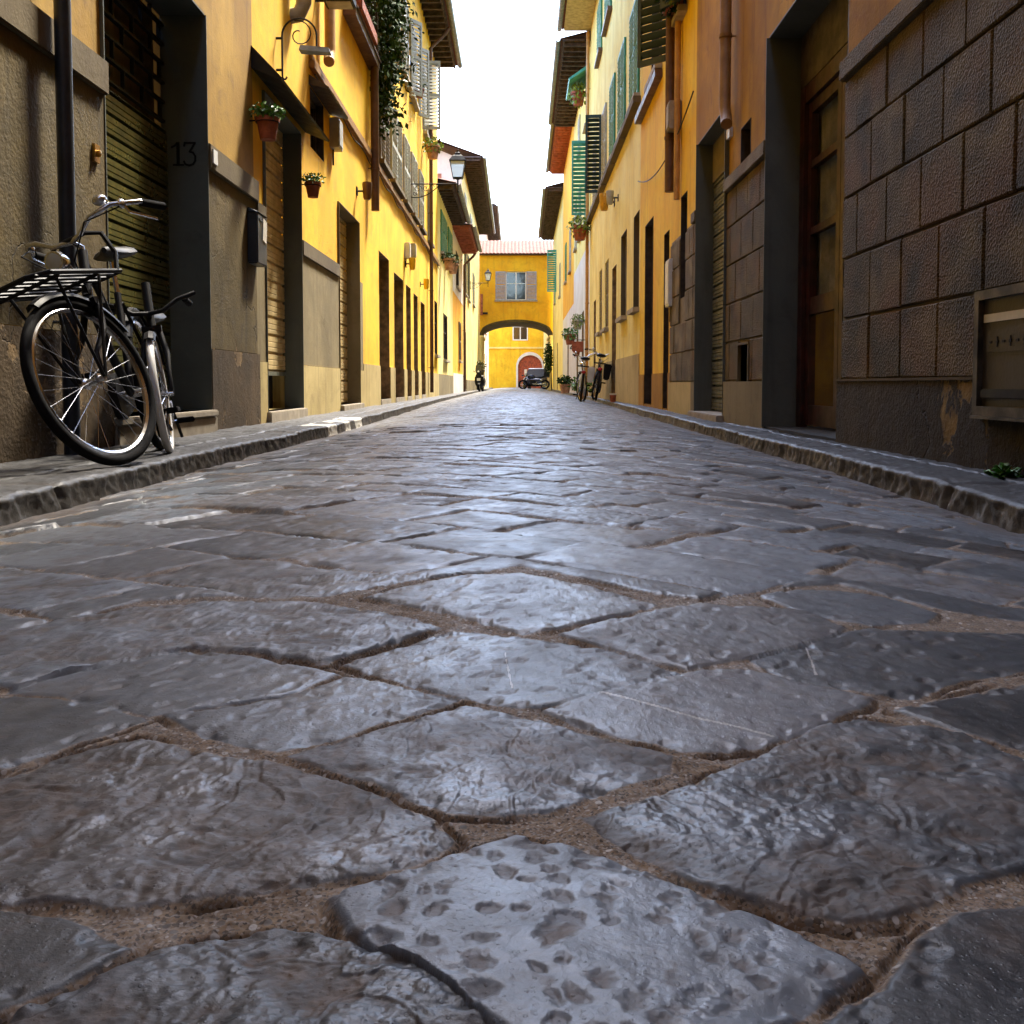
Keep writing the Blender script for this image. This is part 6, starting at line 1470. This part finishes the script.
def motorcycle():
    r=empty('motorcycle',(0,0,0),'dark motorcycle parked across the street in front of the small dark car','motorcycle'); o=(0,0,0)
    for x in(.70,-.70):
        q=MB(); q.torus((x,0,.31),.25,.055,'y',32,8); t=q.build('wheel',M['rubber'],r,o,smooth=True); q=MB(); q.torus((x,0,.31),.20,.012,'y',28,6)
        for k in range(10): a=k*.628; q.tube([(x,0,.31),(x+.19*math.cos(a),0,.31+.19*math.sin(a))],.008,5)
        q.build('rim',M['chrome'],t,o)
    q=MB(); 
    for s in(-1,1): q.tube([(.70,.08*s,.31),(.46,.08*s,.92)],.022,8); q.tube([(-.70,.08*s,.31),(-.15,.10*s,.40),(.1,.08*s,.35),(.40,.04*s,.80)],.018,8)
    q.tube([(.38,-.36,1.02),(.46,-.15,.98),(.46,.15,.98),(.38,.36,1.02)],.014,8); q.build('frame',M['dark_iron'],r,o,smooth=True)
    q=MB(); q.ellip((.18,0,.78),.28,.14,.13,14,10); q.build('tank',M['car_paint'],r,o,smooth=True)
    q=MB(); q.ellip((-.30,0,.76),.36,.13,.06,14,8); q.ellip((-.62,0,.82),.14,.10,.05,12,8); q.build('seat',M['seat_black'],r,o,smooth=True)
    q=MB(); q.box(-.12,.25,-.15,.15,.28,.58); q.build('engine',M['dark_iron'],r,o,bevel=.03)
    q=MB(); q.ellip((.56,0,.92),.06,.09,.09,12,8); q.build('headlight',M['lamp_glass'],r,o,smooth=True)
    q=MB(); q.tube([(.10,.14,.34),(-.3,.17,.30),(-.80,.19,.36)],[.03,.035,.05],10); q.build('exhaust',M['chrome'],r,o,smooth=True)
    q=MB(); q.hexa([(-.98,-.2,.78),(-.62,-.2,.78),(-.62,.2,.78),(-.98,.2,.78),(-.95,-.18,1.08),(-.66,-.18,1.08),(-.66,.18,1.08),(-.95,.18,1.08)]); q.build('top_case',M['black_paint'],r,o,bevel=.03)
    return r
m=motorcycle(); m.location=(1.38,63.0,-.03); m.rotation_euler=(R(5),0,R(168))
def car():
    r=empty('car',(0,0,0),'small dark blue car with a pale roof parked just past the arch','car'); o=(0,0,0)
    secs=[(-1.62,.60,.38,.70),(-1.55,.74,.26,.86),(-1.2,.80,.22,.92),(-.4,.82,.20,.94),(.6,.82,.20,.94),(1.2,.80,.22,.88),(1.6,.72,.28,.72),(1.68,.58,.36,.60)]
    n=16; q=MB(); vs=[]
    for (x,w,z0,z1) in secs:
        for k in range(n):
            a=2*math.pi*k/n; vs.append((x,w*math.copysign(abs(math.cos(a))**.45,math.cos(a)),(z0+z1)/2+(z1-z0)/2*math.copysign(abs(math.sin(a))**.45,math.sin(a))))
    q.add(vs,[(i*n+k,i*n+(k+1)%n,(i+1)*n+(k+1)%n,(i+1)*n+k) for i in range(len(secs)-1) for k in range(n)]+[tuple(range(n)),tuple((len(secs)-1)*n+k for k in range(n))]); q.build('body',M['car_paint'],r,o,smooth=True)
    q=MB(); q.hexa([(-1.45,-.68,.88),(.95,-.68,.88),(.95,.68,.88),(-1.45,.68,.88),(-1.10,-.54,1.40),(.30,-.56,1.42),(.30,.56,1.42),(-1.10,.54,1.40)]); q.build('windows',M['seat_black'],r,o,bevel=.03)
    q=MB(); q.hexa([(-1.14,-.56,1.40),(.34,-.58,1.42),(.34,.58,1.42),(-1.14,.56,1.40),(-1.0,-.48,1.46),(.2,-.5,1.48),(.2,.5,1.48),(-1.0,.48,1.46)]); q.build('roof',M['pale_blue'],r,o,bevel=.02)
    for x in(-1.05,1.08):
        for s in(-1,1):
            q=MB(); q.lathe((x,.70*s,.29),[(.001,-.09),(.27,-.09),(.29,-.06),(.29,.06),(.27,.09),(.001,.09)],22,'y'); t=q.build('wheel',M['rubber'],r,o,smooth=True); q=MB(); q.lathe((x,.70*s+(.091 if s>0 else -.111),.29),[(.001,.0),(.17,.0),(.17,.02),(.001,.02)],18,'y'); q.build('rim',M['grey_plastic'],t,o)
    for s in(-1,1):
        q=MB(); q.ellip((1.60,.52*s,.62),.06,.13,.08,12,8); q.build('headlight',M['lamp_glass'],r,o,smooth=True)
        q=MB(); q.ellip((-1.58,.60*s,.72),.04,.08,.09,10,8); q.build('tail_light',M['tail_red'],r,o,smooth=True)
        q=MB(); q.ellip((.62,.90*s,.96),.07,.09,.06,10,6); q.build('mirror',M['car_paint'],r,o,smooth=True)
    q=MB(); q.box(1.66,1.70,-.24,.24,.40,.50); q.build('front_plate',M['white_paint'],r,o)
    return r
c=car(); c.location=(1.75,70.5,-.06); c.rotation_euler=(0,0,R(-100))
# planters and potted bushes at street level
def tub(x,y,z,rr,h,leafm,label,n=500,br=.5,seed=1,mat='terracotta_pale',bh=.45):
    org=(x,y,z); r=empty('potted_bush',org,label,'plant','bushes in tubs'); q=MB(); q.lathe(org,[(rr*.7,0),(rr,h*.9),(rr*1.08,h*.9),(rr*1.08,h),(rr*.95,h),(rr*.9,h*.85),(.001,h*.85)],18); q.build('pot',M[mat],r,org,smooth=True)
    q=MB(); stems(q,(x,y,z+h*.8),br*.8,12,bh*1.2,seed,.012); q.build('stem',M['dark_wood'],r,org)
    q=MB(); leaves(q,(x,y,z+h+bh*.7),(br,br,bh),n,.11,seed); q.build('foliage',M[leafm],r,org)
    return r
tub(-1.88,57.0,SIDE_Z,.30,1.15,'leaf_olive','round olive-green bush in a tall brown tub behind the black scooter',seed=41,br=.34,bh=.28,mat='dado_brown')
tub(FP('R',35.5,0,.32)[0],35.5,SIDE_Z,.2,.32,'leaf_dark','low dark plant in a tub where the right pavement ends',seed=42,br=.26,bh=.2,n=260)
tub(FP('R',24.6,0,.35)[0],24.6,-.06,.13,.20,'leaf','spiky little plant in a pot behind the pale bicycle',seed=43,br=.30,bh=.22,n=200)
org=(FP('R',60.8,0,.3)[0],60.8,0); r=empty('climbing_plant',org,'dark ivy column against the right pier of the archway','climber')
q=MB(); leaves(q,(org[0],60.9,1.9),(.28,.3,1.0),900,.13,51,.4); q.build('foliage',M['leaf_dark'],r,org); q=MB(); q.tube([(org[0]+.2,61,-.1),(org[0]+.15,60.9,1.5),(org[0]+.1,61,2.6)],[.05,.035,.02],7); q.build('stem',M['dark_wood'],r,org)
# terracotta tile / sign on the white wall
Y=RY(578,347,.25); z=HZ(578,352,Y); org=FP('R',Y,z,0); r=empty('hanging_sign',org,'rust-red rounded signboard on an arm over the cream wall','sign')
q=MB(); q.box(org[0]-.42,org[0]-.10,Y-.03,Y+.03,z,z+.30); q.build('board',M['terracotta'],r,org,bevel=.02); q=MB(); q.tube([(org[0],Y,z+.34),(org[0]-.45,Y,z+.34)],.012,6); 
for dx in(.15,.37): q.tube([(org[0]-dx,Y,z+.34),(org[0]-dx,Y,z+.29)],.006,5)
q.build('arm',M['dark_iron'],r,org)
# unseen house added behind the camera to cut sky light on the near street
XA_,XB_=XL(-12),XR(-12)
org=(0,-12.6,0); r=empty('rear_shading_house',org,'unseen ochre house added across the street behind to darken the near end','house')
q=MB(); q.box(-9,9,-18.6,-12.6,-.3,12); q.build('wall',M['ochre_near'],r,org); q=MB(); q.box(-9.4,9.4,-19,-12.2,12.001,12.3); q.build('roof',M['tiles'],r,org)
for k in(-1.2,1.0):
    q=MB(); q.box(k-.5,k+.5,-12.6,-12.55,1.2,2.9); f=q.build('window',M['dark_wood'],r,org); q=MB(); q.box(k-.42,k+.42,-12.549,-12.54,1.28,2.82); q.build('pane',M['glass'],f,org)
